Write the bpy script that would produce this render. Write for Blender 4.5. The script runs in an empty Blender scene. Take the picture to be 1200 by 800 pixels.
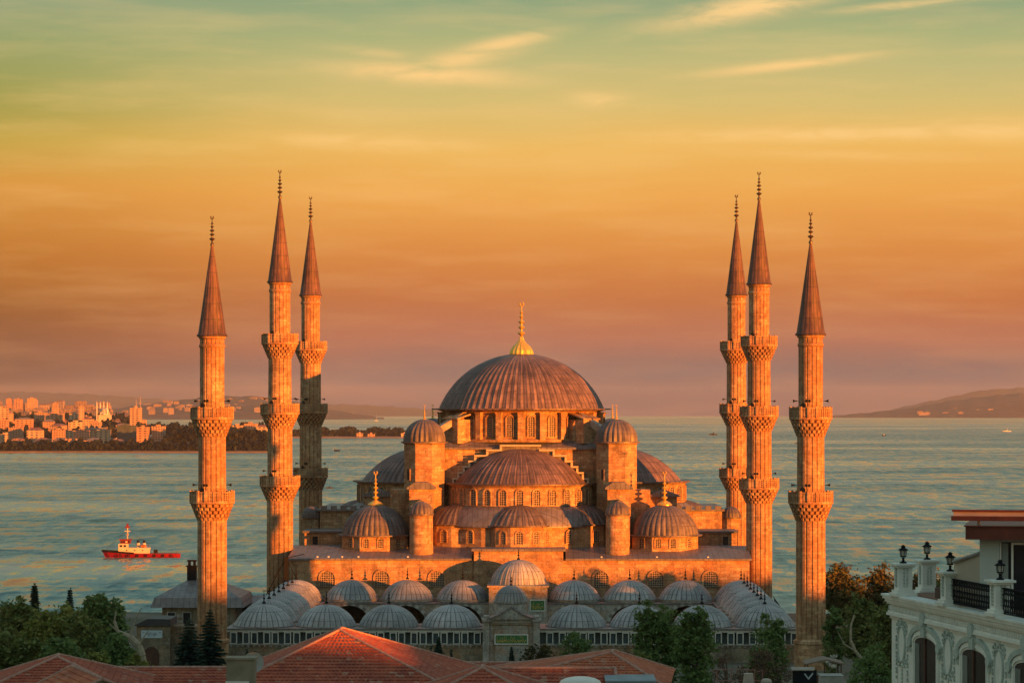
import bpy, math, random
import numpy as np
from mathutils import Vector, Matrix
R = math.radians
PI = math.pi
random.seed(7)
rng = np.random.default_rng(7)

# ------------------------------------------------------------------ camera, world, sun, exposure
S = bpy.context.scene
COL = S.collection
F = 3315.0                  # focal length in pixels of the 1200 px wide photograph
CX, CY, CZ = 5.02, -416.0, 30.0
YAW = math.atan(49 / F)
EYE = 473.0
cam_d = bpy.data.cameras.new('camera')
cam = bpy.data.objects.new('camera', cam_d)
COL.objects.link(cam)
cam.location = (CX, CY, CZ)
cam.rotation_euler = (R(90), 0, YAW)
cam_d.sensor_width = 36
cam_d.lens = F / 1200 * 36
cam_d.shift_y = (EYE - 400) / 1200
cam_d.clip_start = 1.0
cam_d.clip_end = 60000
S.camera = cam

SUN_AZ, SUN_EL = R(47), R(3.2)      # behind the camera, to the right
sd = Vector((math.sin(SUN_AZ) * math.cos(SUN_EL), -math.cos(SUN_AZ) * math.cos(SUN_EL), math.sin(SUN_EL)))
sl = bpy.data.lights.new('sun', 'SUN')
sl.energy = 5.0
sl.angle = R(0.5)
sl.color = (1.0, 0.265, 0.024)
so = bpy.data.objects.new('sun', sl)
COL.objects.link(so)
so.rotation_euler = sd.to_track_quat('Z', 'Y').to_euler()
so.location = (200, -200, 100)

S.view_settings.view_transform = 'Standard'
S.view_settings.look = 'None'
S.view_settings.gamma = 1
S.view_settings.exposure = 1.35
EXPO = 2 ** 1.35
S.cycles.use_denoising = True
S.cycles.max_bounces = 5
S.cycles.diffuse_bounces = 2
S.cycles.glossy_bounces = 3
S.cycles.transparent_max_bounces = 6
S.cycles.volume_bounces = 0
S.cycles.sample_clamp_indirect = 4


class G:
    """small helper to write node graphs"""
    def __init__(s, nt):
        s.nt = nt
        s.nt.nodes.clear()

    def n(s, t, **kw):
        nd = s.nt.nodes.new(t)
        for k, v in kw.items():
            setattr(nd, k, v)
        return nd

    def put(s, sock, v):
        if v is None:
            return
        if isinstance(v, bpy.types.NodeSocket):
            s.nt.links.new(v, sock)
        else:
            try:
                sock.default_value = v
            except Exception:
                sock.default_value = (*v, 1) if len(v) == 3 else v

    def m(s, op, a, b=None, c=None, clamp=False):
        nd = s.n('ShaderNodeMath', operation=op, use_clamp=clamp)
        s.put(nd.inputs[0], a)
        if b is not None: s.put(nd.inputs[1], b)
        if c is not None: s.put(nd.inputs[2], c)
        return nd.outputs[0]

    def xyz(s, v):
        nd = s.n('ShaderNodeSeparateXYZ')
        s.put(nd.inputs[0], v)
        return nd.outputs

    def vec(s, x, y, z=0.0):
        nd = s.n('ShaderNodeCombineXYZ')
        s.put(nd.inputs[0], x); s.put(nd.inputs[1], y); s.put(nd.inputs[2], z)
        return nd.outputs[0]

    def noise(s, v, scale, detail=3, rough=0.55, dist=0.0):
        nd = s.n('ShaderNodeTexNoise')
        s.put(nd.inputs['Vector'], v)
        nd.inputs['Scale'].default_value = scale
        nd.inputs['Detail'].default_value = detail
        nd.inputs['Roughness'].default_value = rough
        nd.inputs['Distortion'].default_value = dist
        return nd.outputs['Fac']

    def ramp(s, f, pts, interp='LINEAR'):
        nd = s.n('ShaderNodeValToRGB')
        s.put(nd.inputs[0], f)
        cr = nd.color_ramp
        cr.interpolation = interp
        while len(cr.elements) < len(pts):
            cr.elements.new(0.5)
        for e, (p, c) in zip(cr.elements, pts):
            e.position = p
            e.color = (*c, 1) if not isinstance(c, (int, float)) else (c, c, c, 1)
        return nd.outputs[0]

    def mix(s, f, a, b, mode='MIX'):
        nd = s.n('ShaderNodeMix', data_type='RGBA', blend_type=mode)
        s.put(nd.inputs[0], f); s.put(nd.inputs[6], a); s.put(nd.inputs[7], b)
        return nd.outputs[2]

    def bump(s, h, strength=0.5, dist=0.1):
        nd = s.n('ShaderNodeBump')
        nd.inputs['Strength'].default_value = strength
        nd.inputs['Distance'].default_value = dist
        s.put(nd.inputs['Height'], h)
        return nd.outputs[0]


def srgb(r, g, b):
    return tuple((c / 255 / 12.92) if c / 255 <= 0.04045 else ((c / 255 + 0.055) / 1.055) ** 2.4 for c in (r, g, b))


def skyc(r, g, b):
    return tuple(c / EXPO for c in srgb(r, g, b))


world = bpy.data.worlds.new("World")
S.world = world
world.use_nodes = True
g = G(world.node_tree)
tc = g.n('ShaderNodeTexCoord')
dx, dy, dz = g.xyz(tc.outputs['Generated'])
el = g.m('MULTIPLY', g.m('ARCSINE', g.m('MINIMUM', g.m('MAXIMUM', dz, -1.0), 1.0)), 180 / PI)      # degrees above the horizon
az = g.m('ADD', g.m('MULTIPLY', g.m('ARCTAN2', dx, dy), 180 / PI), math.degrees(YAW))
DP = 180 / PI / F           # degrees per pixel
warp = g.noise(g.vec(g.m('MULTIPLY', az, 0.12), g.m('MULTIPLY', el, 0.35)), 1.0, 3, 0.5)
elw = g.m('ADD', el, g.m('MULTIPLY', g.m('SUBTRACT', warp, 0.5), 0.9))
# rows: elevation in degrees, colour in the middle and right of the view, colour towards the left
stops = [(-3, (96, 90, 92), (84, 72, 66)), (0.0, (66, 80, 92), (48, 50, 50)), (0.55, (112, 102, 102), (80, 64, 58)), (1.25, (178, 113, 88), (130, 84, 56)),
         (2.1, (196, 116, 66), (154, 94, 40)), (3.0, (218, 138, 66), (190, 118, 46)), (4.2, (238, 168, 80), (218, 150, 64)), (5.2, (238, 186, 96), (196, 164, 72)),
         (6.0, (216, 190, 116), (162, 156, 76)), (6.8, (196, 186, 124), (152, 158, 92)), (7.4, (172, 178, 124), (152, 162, 108)), (8.3, (134, 160, 126), (152, 164, 128)),
         (10.5, (108, 148, 136), (130, 158, 136)), (18, (136, 174, 168), (136, 174, 168)), (30, (140, 174, 178), (140, 174, 178))]
lo, hi = -3.0, 30.0
elf = g.m('DIVIDE', g.m('SUBTRACT', elw, lo), hi - lo)
ramp_c = g.ramp(elf, [((p - lo) / (hi - lo), skyc(*c)) for p, c, l in stops])
ramp_l = g.ramp(elf, [((p - lo) / (hi - lo), skyc(*l)) for p, c, l in stops])
lmix = g.ramp(g.m('DIVIDE', g.m('ADD', az, 14.0), 14.0), [(0.15, 1.0), (0.85, 0.0)], 'EASE')
skyramp = g.mix(lmix, ramp_c, ramp_l)
# thin lit cloud streaks
cn = g.noise(g.vec(g.m('MULTIPLY', az, 0.55), g.m('MULTIPLY', el, 2.4)), 1.3, 5, 0.6, 0.6)
mask = None
for (px, py, w, h, tilt, amp) in [(500, 89, 110, 11, 0.05, 1.2), (540, 72, 70, 12, -0.2, 1.0), (590, 54, 60, 9, -0.2, 1.1), (697, 119, 40, 10, 0, .8),
                                  (880, 13, 110, 15, -0.18, 1.2), (925, 80, 100, 6, -0.1, 1.1), (1010, 160, 240, 9, -0.01, 1.0),
                                  (1160, 158, 90, 13, 0.02, 1.0), (430, 168, 130, 9, 0.03, .8), (1080, 12, 110, 5, -0.07, .8),
                                  (450, 66, 60, 6, 0.1, .45), (1000, 185, 160, 6, .03, .4), (240, 175, 130, 7, 0, .25)]:
    u = g.m('DIVIDE', g.m('SUBTRACT', az, math.degrees(math.atan((px - 600) / F))), w * DP)
    t = g.m('SUBTRACT', el, (EYE - py) * DP)
    t = g.m('ADD', t, g.m('MULTIPLY', u, tilt * w * DP))
    v = g.m('DIVIDE', t, h * DP)
    rr = g.m('ADD', g.m('MULTIPLY', u, u), g.m('MULTIPLY', v, v))
    e = g.m('MULTIPLY', g.m('EXPONENT', g.m('MULTIPLY', rr, -1.0)), amp)
    mask = e if mask is None else g.m('MAXIMUM', mask, e)
cm = g.m('MULTIPLY', mask, g.ramp(cn, [(0.22, 0.0), (0.55, 1.0)]))
cn2 = g.ramp(g.noise(g.vec(g.m('MULTIPLY', az, 0.2), g.m('MULTIPLY', el, 1.6)), 1.0, 4, 0.6), [(0.46, 0.0), (0.78, 0.3)])
cm = g.m('MAXIMUM', g.m('MULTIPLY', cm, 0.8, clamp=True), cn2)
cloudcol = g.ramp(g.m('DIVIDE', el, 9.0), [(0.0, skyc(214, 140, 100)), (0.5, skyc(255, 204, 124)), (1.0, skyc(255, 214, 146))])
skycol = g.mix(cm, skyramp, cloudcol)
nish = g.n('ShaderNodeTexSky', sky_type='NISHITA')
nish.sun_disc = False
nish.sun_elevation = SUN_EL
nish.sun_rotation = PI - SUN_AZ
bg1 = g.n('ShaderNodeBackground'); g.put(bg1.inputs[0], skycol); bg1.inputs[1].default_value = 1.0
bg2 = g.n('ShaderNodeBackground'); g.put(bg2.inputs[0], nish.outputs[0]); bg2.inputs[1].default_value = 0.15
ms = g.n('ShaderNodeMixShader')
g.put(ms.inputs[0], g.m('MULTIPLY', g.m('DIVIDE', g.m('SUBTRACT', el, 15.0), 50.0, clamp=True), 0.6))
world.node_tree.links.new(bg1.outputs[0], ms.inputs[1])
world.node_tree.links.new(bg2.outputs[0], ms.inputs[2])
wo = g.n('ShaderNodeOutputWorld')
world.node_tree.links.new(ms.outputs[0], wo.inputs[0])

# ------------------------------------------------------------------ projection helpers (pixel of the 1200x800 photograph -> place)
FW = Vector((-math.sin(YAW), math.cos(YAW)))
RT = Vector((math.cos(YAW), math.sin(YAW)))


def PY(px, py, Y):
    """point on the plane Y = const that the pixel looks at"""
    a = float(px - 600) / F
    d = FW + a * RT
    t = (Y - CY) / d.y
    return Vector((CX + t * d.x, Y, CZ + t * (EYE - py) / F))


def PD(px, py, D):
    """point at distance D along the view axis"""
    a = float(px - 600) / F
    d = FW + a * RT
    return Vector((CX + D * d.x, CY + D * d.y, CZ + D * (EYE - py) / F))


def ZD(py, D):
    return CZ - (py - EYE) * D / F


# ------------------------------------------------------------------ mesh helpers
class MB:
    def __init__(s):
        s.v, s.f, s.mi = [], [], []

    def add(s, vs, fs, mi=0):
        o = len(s.v)
        s.v += [tuple(p) for p in vs]
        s.f += [tuple(i + o for i in q) for q in fs]
        s.mi += [mi] * len(fs)
        return s

    def box(s, x0, x1, y0, y1, z0, z1, mi=0):
        vs = [(x0, y0, z0), (x1, y0, z0), (x1, y1, z0), (x0, y1, z0), (x0, y0, z1), (x1, y0, z1), (x1, y1, z1), (x0, y1, z1)]
        return s.add(vs, [(0, 3, 2, 1), (4, 5, 6, 7), (0, 1, 5, 4), (1, 2, 6, 5), (2, 3, 7, 6), (3, 0, 4, 7)], mi)

    def cbox(s, c, sx, sy, sz, rz=0.0, mi=0):
        ca, sa = math.cos(rz), math.sin(rz)
        vs = []
        for z in (-.5, .5):
            for x, y in ((-.5, -.5), (.5, -.5), (.5, .5), (-.5, .5)):
                X, Y = x * sx, y * sy
                vs.append((c[0] + X * ca - Y * sa, c[1] + X * sa + Y * ca, c[2] + z * sz))
        return s.add(vs, [(0, 3, 2, 1), (4, 5, 6, 7), (0, 1, 5, 4), (1, 2, 6, 5), (2, 3, 7, 6), (3, 0, 4, 7)], mi)

    def lathe(s, prof, n=24, c=(0, 0, 0), off=None, mi=0, a0=0.0, arc=2 * PI, cap=False):
        """prof: (r, z) from bottom to top"""
        full = abs(arc - 2 * PI) < 1e-6
        m = n if full else n + 1
        vs = []
        for k, (r, z) in enumerate(prof):
            for i in range(m):
                a = a0 + arc * i / n
                q = r + (off(i, k) if off else 0)
                vs.append((c[0] + q * math.cos(a), c[1] + q * math.sin(a), c[2] + z))
        fs = []
        for k in range(len(prof) - 1):
            for i in range(n):
                j = (i + 1) % m
                fs.append((k * m + i, k * m + j, (k + 1) * m + j, (k + 1) * m + i))
        if cap and full:
            fs.append(tuple((len(prof) - 1) * m + i for i in range(m)))
        return s.add(vs, fs, mi)

    def prism(s, poly, y0, y1, mi=0):
        """poly: list of (x, z), extruded from y0 (front) to y1 (back)"""
        n = len(poly)
        vs = [(x, y0, z) for x, z in poly] + [(x, y1, z) for x, z in poly]
        fs = [tuple(range(n)), tuple(range(2 * n - 1, n - 1, -1))]
        fs += [(i, i + n, (i + 1) % n + n, (i + 1) % n) for i in range(n)]
        return s.add(vs, fs, mi)

    def tube(s, p, q, r, r2=None, n=6, mi=0):
        p, q = Vector(p), Vector(q)
        r2 = r if r2 is None else r2
        d = (q - p)
        if d.length < 1e-6:
            return s
        d.normalize()
        up = Vector((0, 0, 1)) if abs(d.z) < .95 else Vector((1, 0, 0))
        a = d.cross(up).normalized(); b = d.cross(a)
        vs = [p + r * (math.cos(t) * a + math.sin(t) * b) for t in [2 * PI * i / n for i in range(n)]]
        vs += [q + r2 * (math.cos(t) * a + math.sin(t) * b) for t in [2 * PI * i / n for i in range(n)]]
        fs = [(i, i + n, (i + 1) % n + n, (i + 1) % n) for i in range(n)] + [tuple(range(n)), tuple(range(2 * n - 1, n - 1, -1))]
        return s.add(vs, fs, mi)

    def path(s, pts, r, n=5, mi=0):
        for a, b in zip(pts[:-1], pts[1:]):
            s.tube(a, b, r, n=n, mi=mi)
        return s


WL = {}


def obj(name, mb, mats, parent=None, loc=(0, 0, 0), rz=0.0, smooth=False, local=False):
    """link a mesh; mesh coordinates are relative to loc; loc is in world space unless local"""
    me = bpy.data.meshes.new(name)
    me.from_pydata(mb.v, [], mb.f)
    if not isinstance(mats, (list, tuple)):
        mats = [mats]
    for m in mats:
        me.materials.append(m)
    if len(mats) > 1:
        me.polygons.foreach_set('material_index', mb.mi)
    if smooth:
        me.polygons.foreach_set('use_smooth', [True] * len(mb.f))
        try:
            me.set_sharp_from_angle(angle=R(40))
        except Exception:
            pass
    me.update()
    return link(name, me, parent, loc, rz, local)


def link(name, data, parent=None, loc=(0, 0, 0), rz=0.0, local=False):
    o = bpy.data.objects.new(name, data)
    COL.objects.link(o)
    loc = Vector(loc)
    if parent is not None:
        o.parent = parent
        if local:
            w = WL[parent.name] + loc
            o.location = loc
        else:
            w = loc
            o.location = loc - WL[parent.name]
    else:
        w = loc
        o.location = loc
    WL[o.name] = w
    o.rotation_euler[2] = rz
    return o


def tag(o, label=None, cat=None, group=None, kind=None):
    if label: o['label'] = label
    if cat: o['category'] = cat
    if group: o['group'] = group
    if kind: o['kind'] = kind
    return o


def thing(name, label, cat, loc=(0, 0, 0), rz=0.0, group=None):
    o = link(name, None, None, loc, rz)
    o.empty_display_size = 0.5
    return tag(o, label, cat, group)


def copy_tree(o, parent=None):
    c = o.copy()
    COL.objects.link(c)
    if parent is not None:
        c.parent = parent
    for ch in list(o.children):
        copy_tree(ch, c)
    return c


# ------------------------------------------------------------------ materials
MATS = {}


def mat(name):
    m = bpy.data.materials.new(name)
    m.use_nodes = True
    gg = G(m.node_tree)
    gg.p = gg.n('ShaderNodeBsdfPrincipled')
    out = gg.n('ShaderNodeOutputMaterial')
    m.node_tree.links.new(gg.p.outputs[0], out.inputs[0])
    gg.out = out
    MATS[name] = m
    return m, gg


def wall_uv(g):
    """(u, z) on any upright face, from the world position; u runs along the face"""
    geo = g.n('ShaderNodeNewGeometry')
    x, y, z = g.xyz(geo.outputs['Position'])
    nx, ny, nz = g.xyz(geo.outputs['True Normal'])
    side = g.m('GREATER_THAN', g.m('ABSOLUTE', nx), 0.72)
    u = g.m('ADD', g.m('MULTIPLY', side, y), g.m('MULTIPLY', g.m('SUBTRACT', 1.0, side), x))
    return u, z, nz, geo.outputs['Position']


def polar_uv(g, k=1.0):
    tcn = g.n('ShaderNodeTexCoord')
    x, y, z = g.xyz(tcn.outputs['Object'])
    a = g.m('ARCTAN2', y, x)
    return g.m('MULTIPLY', a, k), z, tcn.outputs['Object']


def stone_graph(g, u, z, pos, c1, c2, mortar, stain, bw=0.95, bh=0.46, stain_amt=0.75):
    bt = g.n('ShaderNodeTexBrick')
    g.put(bt.inputs['Vector'], g.vec(u, z))
    bt.inputs['Scale'].default_value = 1.0
    bt.inputs['Mortar Size'].default_value = 0.012
    bt.inputs['Mortar Smooth'].default_value = 0.3
    bt.inputs['Bias'].default_value = 0.1
    bt.inputs['Brick Width'].default_value = bw
    bt.inputs['Row Height'].default_value = bh
    g.put(bt.inputs['Color1'], (*c1, 1)); g.put(bt.inputs['Color2'], (*c2, 1)); g.put(bt.inputs['Mortar'], (*mortar, 1))
    n1 = g.noise(pos, 0.16, 5, 0.65)
    n2 = g.noise(pos, 1.1, 5, 0.7)
    st = g.m('MULTIPLY', g.ramp(n1, [(0.42, 0.0), (0.66, 1.0)]), stain_amt)
    col = g.mix(st, bt.outputs['Color'], g.mix(0.6, bt.outputs['Color'], (*stain, 1)))
    # rain streaks running down the wall
    sn = g.noise(g.vec(g.m('MULTIPLY', u, 1.6), g.m('MULTIPLY', z, 0.12)), 1.0, 4, 0.6)
    col = g.mix(g.ramp(sn, [(0.52, 0.0), (0.72, 0.6)]), col, (*stain, 1))
    n5 = g.noise(g.vec(u, g.m('MULTIPLY', z, .55)), .5, 5, .65)
    col = g.mix(g.ramp(n5, [(.48, 0.0), (.74, .6)]), col, (stain[0] * .75, stain[1] * .6, stain[2] * .5, 1))
    n7 = g.noise(pos, .28, 4, .6)
    col = g.mix(g.ramp(n7, [(.46, 0.0), (.62, .5)]), col, (.44, .20, .09, 1))
    n6 = g.noise(pos, 4.5, 4, .7)
    col = g.mix(1.0, col, g.ramp(n6, [(.3, .6), (.7, 1.3)]), 'MULTIPLY')
    col = g.mix(0.5, col, g.mix(1.0, col, g.ramp(n2, [(0.3, 0.35), (0.68, 1.3)]), 'MULTIPLY'))
    g.put(g.p.inputs['Base Color'], col)
    g.p.inputs['Roughness'].default_value = 0.88
    g.p.inputs['Specular IOR Level'].default_value = 0.2
    hgt = g.m('ADD', g.m('MULTIPLY', bt.outputs['Fac'], -0.6), g.m('MULTIPLY', n2, 0.8))
    g.put(g.p.inputs['Normal'], g.bump(hgt, 0.6, 0.06))


def make_stone(name, c1, c2, mortar=(.2, .15, .11), stain=(.17, .15, .12), **kw):
    m, g = mat(name)
    u, z, nz, pos = wall_uv(g)
    stone_graph(g, u, z, pos, c1, c2, mortar, stain, **kw)
    return m


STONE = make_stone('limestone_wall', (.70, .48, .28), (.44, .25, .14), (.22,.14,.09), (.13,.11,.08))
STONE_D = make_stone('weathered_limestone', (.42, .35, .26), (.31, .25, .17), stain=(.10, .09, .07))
STONE_PALE = make_stone('pale_marble_blocks', (.52, .50, .46), (.44, .42, .38), mortar=(.25, .24, .22), stain=(.24, .23, .2), bw=1.3, bh=.5)
m, g = mat('minaret_limestone')
u, z, pos = polar_uv(g, 1.75)
geo_ = g.n('ShaderNodeNewGeometry')
stone_graph(g, u, z, geo_.outputs['Position'], (.68, .45, .26), (.46, .25, .135), (.24, .15, .10), (.15, .115, .085), bw=.8, bh=.42, stain_amt=.65)
STONE_M = m


def make_lead(name, c1, c2, nrib=0, zs=1.5, rough=0.42, metallic=0.35, streak=14.0):
    m, g = mat(name)
    a, z, pos = polar_uv(g, 1.0)
    n1 = g.noise(g.vec(g.m('MULTIPLY', a, streak), g.m('MULTIPLY', z, 0.5)), 1.0, 4, 0.65)
    geo = g.n('ShaderNodeNewGeometry')
    n2 = g.noise(geo.outputs['Position'], 0.7, 5, 0.65)
    col = g.mix(g.ramp(n1, [(0.36, 0.0), (0.66, 1.0)]), (*c1, 1), (*c2, 1))
    col = g.mix(0.7, col, g.mix(1.0, col, g.ramp(n2, [(0.25, 0.5), (0.72, 1.35)]), 'MULTIPLY'))
    n3 = g.noise(geo.outputs['Position'], .14, 3, .6)
    col = g.mix(1.0, col, g.ramp(n3, [(0.35, .72), (0.65, 1.25)]), 'MULTIPLY')
    n4 = g.noise(g.vec(g.m('MULTIPLY', a, 3.0), z), .9, 4, .7)
    col = g.mix(g.ramp(n4, [(.56, 0.0), (.68, .55)]), col, (c2[0] * .55, c2[1] * .5, c2[2] * .5, 1))
    if nrib:
        q = g.m('ABSOLUTE', g.m('SUBTRACT', g.m('FRACT', g.m('ADD', g.m('MULTIPLY', a, nrib / (2 * PI)), 10.5)), .5))
        col = g.mix(g.m('MULTIPLY', g.m('GREATER_THAN', q, .39), .62), col, (.022, .02, .02, 1))
    fr = g.m('FRACT', g.m('DIVIDE', z, zs))
    line = g.m('LESS_THAN', fr, 0.055)
    col = g.mix(g.m('MULTIPLY', line, 0.55), col, (.03, .03, .03, 1))
    g.put(g.p.inputs['Base Color'], col)
    g.p.inputs['Metallic'].default_value = metallic
    g.p.inputs['Specular IOR Level'].default_value = 0.45
    g.put(g.p.inputs['Roughness'], g.ramp(n2, [(0.3, rough - .08), (0.7, rough + .16)]))
    g.put(g.p.inputs['Normal'], g.bump(n2, 0.4, 0.05))
    return m


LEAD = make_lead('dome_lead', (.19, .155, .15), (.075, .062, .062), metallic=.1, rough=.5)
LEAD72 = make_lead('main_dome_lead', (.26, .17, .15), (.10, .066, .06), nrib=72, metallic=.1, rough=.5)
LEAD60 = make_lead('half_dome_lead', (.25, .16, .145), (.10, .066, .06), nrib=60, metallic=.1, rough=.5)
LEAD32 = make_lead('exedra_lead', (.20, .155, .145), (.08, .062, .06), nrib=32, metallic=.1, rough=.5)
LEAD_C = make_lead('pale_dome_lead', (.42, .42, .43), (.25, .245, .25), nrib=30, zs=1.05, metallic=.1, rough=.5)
LEAD_S = make_lead('spire_lead', (.18, .095, .075), (.085, .048, .04), nrib=16, zs=1.9, streak=3.0, metallic=.05, rough=.6)
m, g = mat('sheet_lead_roof')
u, z, nz, pos = wall_uv(g)
x_, y_, z_ = g.xyz(pos)
n2 = g.noise(pos, 0.8, 5, 0.65)
seam = g.m('LESS_THAN', g.m('FRACT', g.m('DIVIDE', x_, 0.78)), 0.11)
seam2 = g.m('LESS_THAN', g.m('FRACT', g.m('DIVIDE', y_, 1.9)), 0.05)
sm = g.m('MAXIMUM', seam, seam2)
col = g.mix(g.ramp(n2, [(0.3, 0.0), (0.7, 1.0)]), (.26, .23, .23, 1), (.13, .115, .115, 1))
col = g.mix(g.m('MULTIPLY', sm, .5), col, (.045, .04, .04, 1))
g.put(g.p.inputs['Base Color'], col)
g.p.inputs['Roughness'].default_value = .5
g.p.inputs['Metallic'].default_value = .25
g.put(g.p.inputs['Normal'], g.bump(g.m('ADD', g.m('MULTIPLY', sm, 1.5), n2), 0.6, 0.08))
LEAD_F = m

m, g = mat('gilded_copper')
n2 = g.noise(g.n('ShaderNodeNewGeometry').outputs['Position'], 3.0, 3)
g.put(g.p.inputs['Base Color'], g.ramp(n2, [(0.3, (.95, .62, .13)), (0.7, (.75, .45, .09))]))
g.p.inputs['Metallic'].default_value = .65
g.p.inputs['Roughness'].default_value = .38
GOLD = m
m, g = mat('dull_bronze')
n2 = g.noise(g.n('ShaderNodeNewGeometry').outputs['Position'], 3.0, 3)
g.put(g.p.inputs['Base Color'], g.ramp(n2, [(0.3, (.30, .19, .07)), (0.7, (.13, .09, .05))]))
g.p.inputs['Metallic'].default_value = .8
g.p.inputs['Roughness'].default_value = .45
BRONZE = m

m, g = mat('pierced_stone_lattice')
u, z, nz, pos = wall_uv(g)
vo = g.n('ShaderNodeTexVoronoi')
vo.inputs['Scale'].default_value = 3.1
vo.inputs['Randomness'].default_value = 0.15
g.put(vo.inputs['Vector'], g.vec(g.m('ADD', u, 0.0), z))
hole = g.m('LESS_THAN', vo.outputs['Distance'], 0.40)
g.put(g.p.inputs['Base Color'], g.mix(hole, (.30, .22, .15, 1), (.018, .014, .012, 1)))
g.p.inputs['Roughness'].default_value = .7
LATTICE = m


def plain(name, c, rough=.7, metal=0.0, var=.25, scale=1.2, spec=.4, bumps=0.0, em=None):
    m, g = mat(name)
    geo = g.n('ShaderNodeNewGeometry')
    n = g.noise(geo.outputs['Position'], scale, 5, .65)
    k = g.ramp(n, [(0.25, 1 - var), (0.75, 1 + var)])
    g.put(g.p.inputs['Base Color'], g.mix(1.0, (*c, 1), k, 'MULTIPLY'))
    g.p.inputs['Roughness'].default_value = rough
    g.p.inputs['Metallic'].default_value = metal
    g.p.inputs['Specular IOR Level'].default_value = spec
    if bumps:
        g.put(g.p.inputs['Normal'], g.bump(n, bumps, .05))
    return m


GREEN_PANEL = plain('green_enamel', (.05, .17, .06), .6, var=.4, scale=6)
GILT_PAINT = plain('gilt_paint', (.55, .42, .12), .5)
BLACK_METAL = plain('black_metal', (.014, .015, .017), .8, spec=.1)
DARK_GLASS = plain('dark_glass', (.02, .025, .03), .15, var=.3)
BLUE_GLASS = plain('grey_blue_glass', (.06, .08, .09), .2, var=.5)
WHITE_STONE = plain('white_marble', (.62, .6, .55), .6, var=.2, scale=2)
WOOD_DARK = plain('dark_brown_wood', (.09, .04, .025), .7, var=.4)
WOOD_RED = plain('red_brown_timber', (.16, .035, .02), .55, var=.35, scale=3)
PLASTER = plain('cream_plaster', (.5, .45, .36), .85, var=.2, bumps=.3)
CREAM = plain('cream_render', (.52, .46, .37), .8, var=.12)
HOTEL_W = plain('off_white_stucco', (.74, .76, .70), .75, var=.14, scale=2.5, bumps=.15)
HOTEL_T = plain('grey_green_trim', (.42, .50, .46), .7, var=.25, scale=5)
CONCRETE = plain('grey_concrete', (.32, .31, .28), .9, var=.3, bumps=.3)
BARK = plain('bark', (.13, .09, .06), .9, var=.4, scale=5, bumps=.6)
BARK_P = plain('pale_bark', (.34, .28, .2), .9, var=.4, scale=3, bumps=.5)
WHITE_PAINT = plain('white_paint', (.75, .72, .66), .45, var=.1)
RED_PAINT = plain('red_hull_paint', (.22, .004, .012), .4, var=.25, scale=.5)
RED_DARK = plain('dark_red_paint', (.16, .012, .012), .5, var=.3, scale=.5)
SIGN_BLUE = plain('pale_blue_sign', (.50, .60, .68), .5, var=.08)
LAMP_GLASS = plain('lantern_glass', (.45, .43, .36), .15, var=.1)
FOAM = plain('wake_foam', (.6, .62, .6), .8, var=.3, scale=.6)
TERRACOTTA = plain('terracotta_pot', (.3, .12, .06), .8)


def make_leaf(name, c1, c2, scale=.5, hue3=None):
    m, g = mat(name)
    geo = g.n('ShaderNodeNewGeometry')
    n = g.noise(geo.outputs['Position'], scale, 4, .75)
    oi = g.m('FRACT', g.m('MULTIPLY', g.noise(geo.outputs['Position'], 4.0, 1), 7.0))
    c = g.mix(g.ramp(n, [(.35, 0.0), (.65, 1.0)]), (*c1, 1), (*c2, 1))
    if hue3:
        c = g.mix(g.ramp(g.noise(geo.outputs['Position'], 1.3, 3, .7), [(.5, 0.0), (.72, .9)]), c, (*hue3, 1))
    c = g.mix(.6, c, g.mix(1.0, c, g.ramp(oi, [(0., .4), (1., 1.5)]), 'MULTIPLY'))
    g.put(g.p.inputs['Base Color'], c)
    g.p.inputs['Roughness'].default_value = .7
    g.p.inputs['Specular IOR Level'].default_value = .25
    tr = g.n('ShaderNodeBsdfTranslucent')
    g.put(tr.inputs[0], c)
    mx = g.n('ShaderNodeMixShader'); mx.inputs[0].default_value = .25
    g.nt.links.new(g.p.outputs[0], mx.inputs[1]); g.nt.links.new(tr.outputs[0], mx.inputs[2])
    g.nt.links.new(mx.outputs[0], g.out.inputs[0])
    return m


LEAF_DK = make_leaf('dark_green_leaves', (.09, .15, .045), (.18, .25, .075))
LEAF_MD = make_leaf('olive_leaves', (.11, .15, .04), (.22, .23, .07))
LEAF_YL = make_leaf('yellow_green_leaves', (.13, .17, .035), (.27, .26, .06))
LEAF_CF = make_leaf('blue_green_needles', (.035, .07, .05), (.07, .11, .07))
LEAF_RD = make_leaf('red_lit_leaves', (.12, .10, .035), (.10, .12, .04), hue3=(.20, .10, .03))  # green-brown leaves with the low sun's rust tone put into the colour
LEAF_BR = make_leaf('brown_twigs', (.17, .10, .065), (.10, .085, .05), hue3=(.24, .10, .06))

# sea
m, g = mat('sea_water')
geo = g.n('ShaderNodeNewGeometry')
x, y, z = g.xyz(geo.outputs['Position'])
big = g.noise(g.vec(g.m('MULTIPLY', x, .5), y), 1 / 300, 12, .68, .5)
band = g.noise(g.vec(g.m('MULTIPLY', x, .12), y), 1 / 900, 8, .62, .4)
calm = g.ramp(g.m('ADD', g.m('MULTIPLY', big, .5), g.m('MULTIPLY', band, .5)), [(.485, 0.0), (.56, 1.0)])
g.put(g.p.inputs['Base Color'], g.mix(calm, (.035, .14, .125, 1), (.20, .24, .18, 1)))  # calm streaks carry the pale sky reflection in their base colour
g.p.inputs['IOR'].default_value = 1.333
g.put(g.p.inputs['Roughness'], g.m('ADD', .22, g.m('MULTIPLY', calm, -.12)))
nz1 = g.n('ShaderNodeTexNoise'); g.put(nz1.inputs['Vector'], g.vec(g.m('MULTIPLY', x, .45), y))
nz1.inputs['Scale'].default_value = 1 / 30; nz1.inputs['Detail'].default_value = 8; nz1.inputs['Roughness'].default_value = .78
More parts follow.
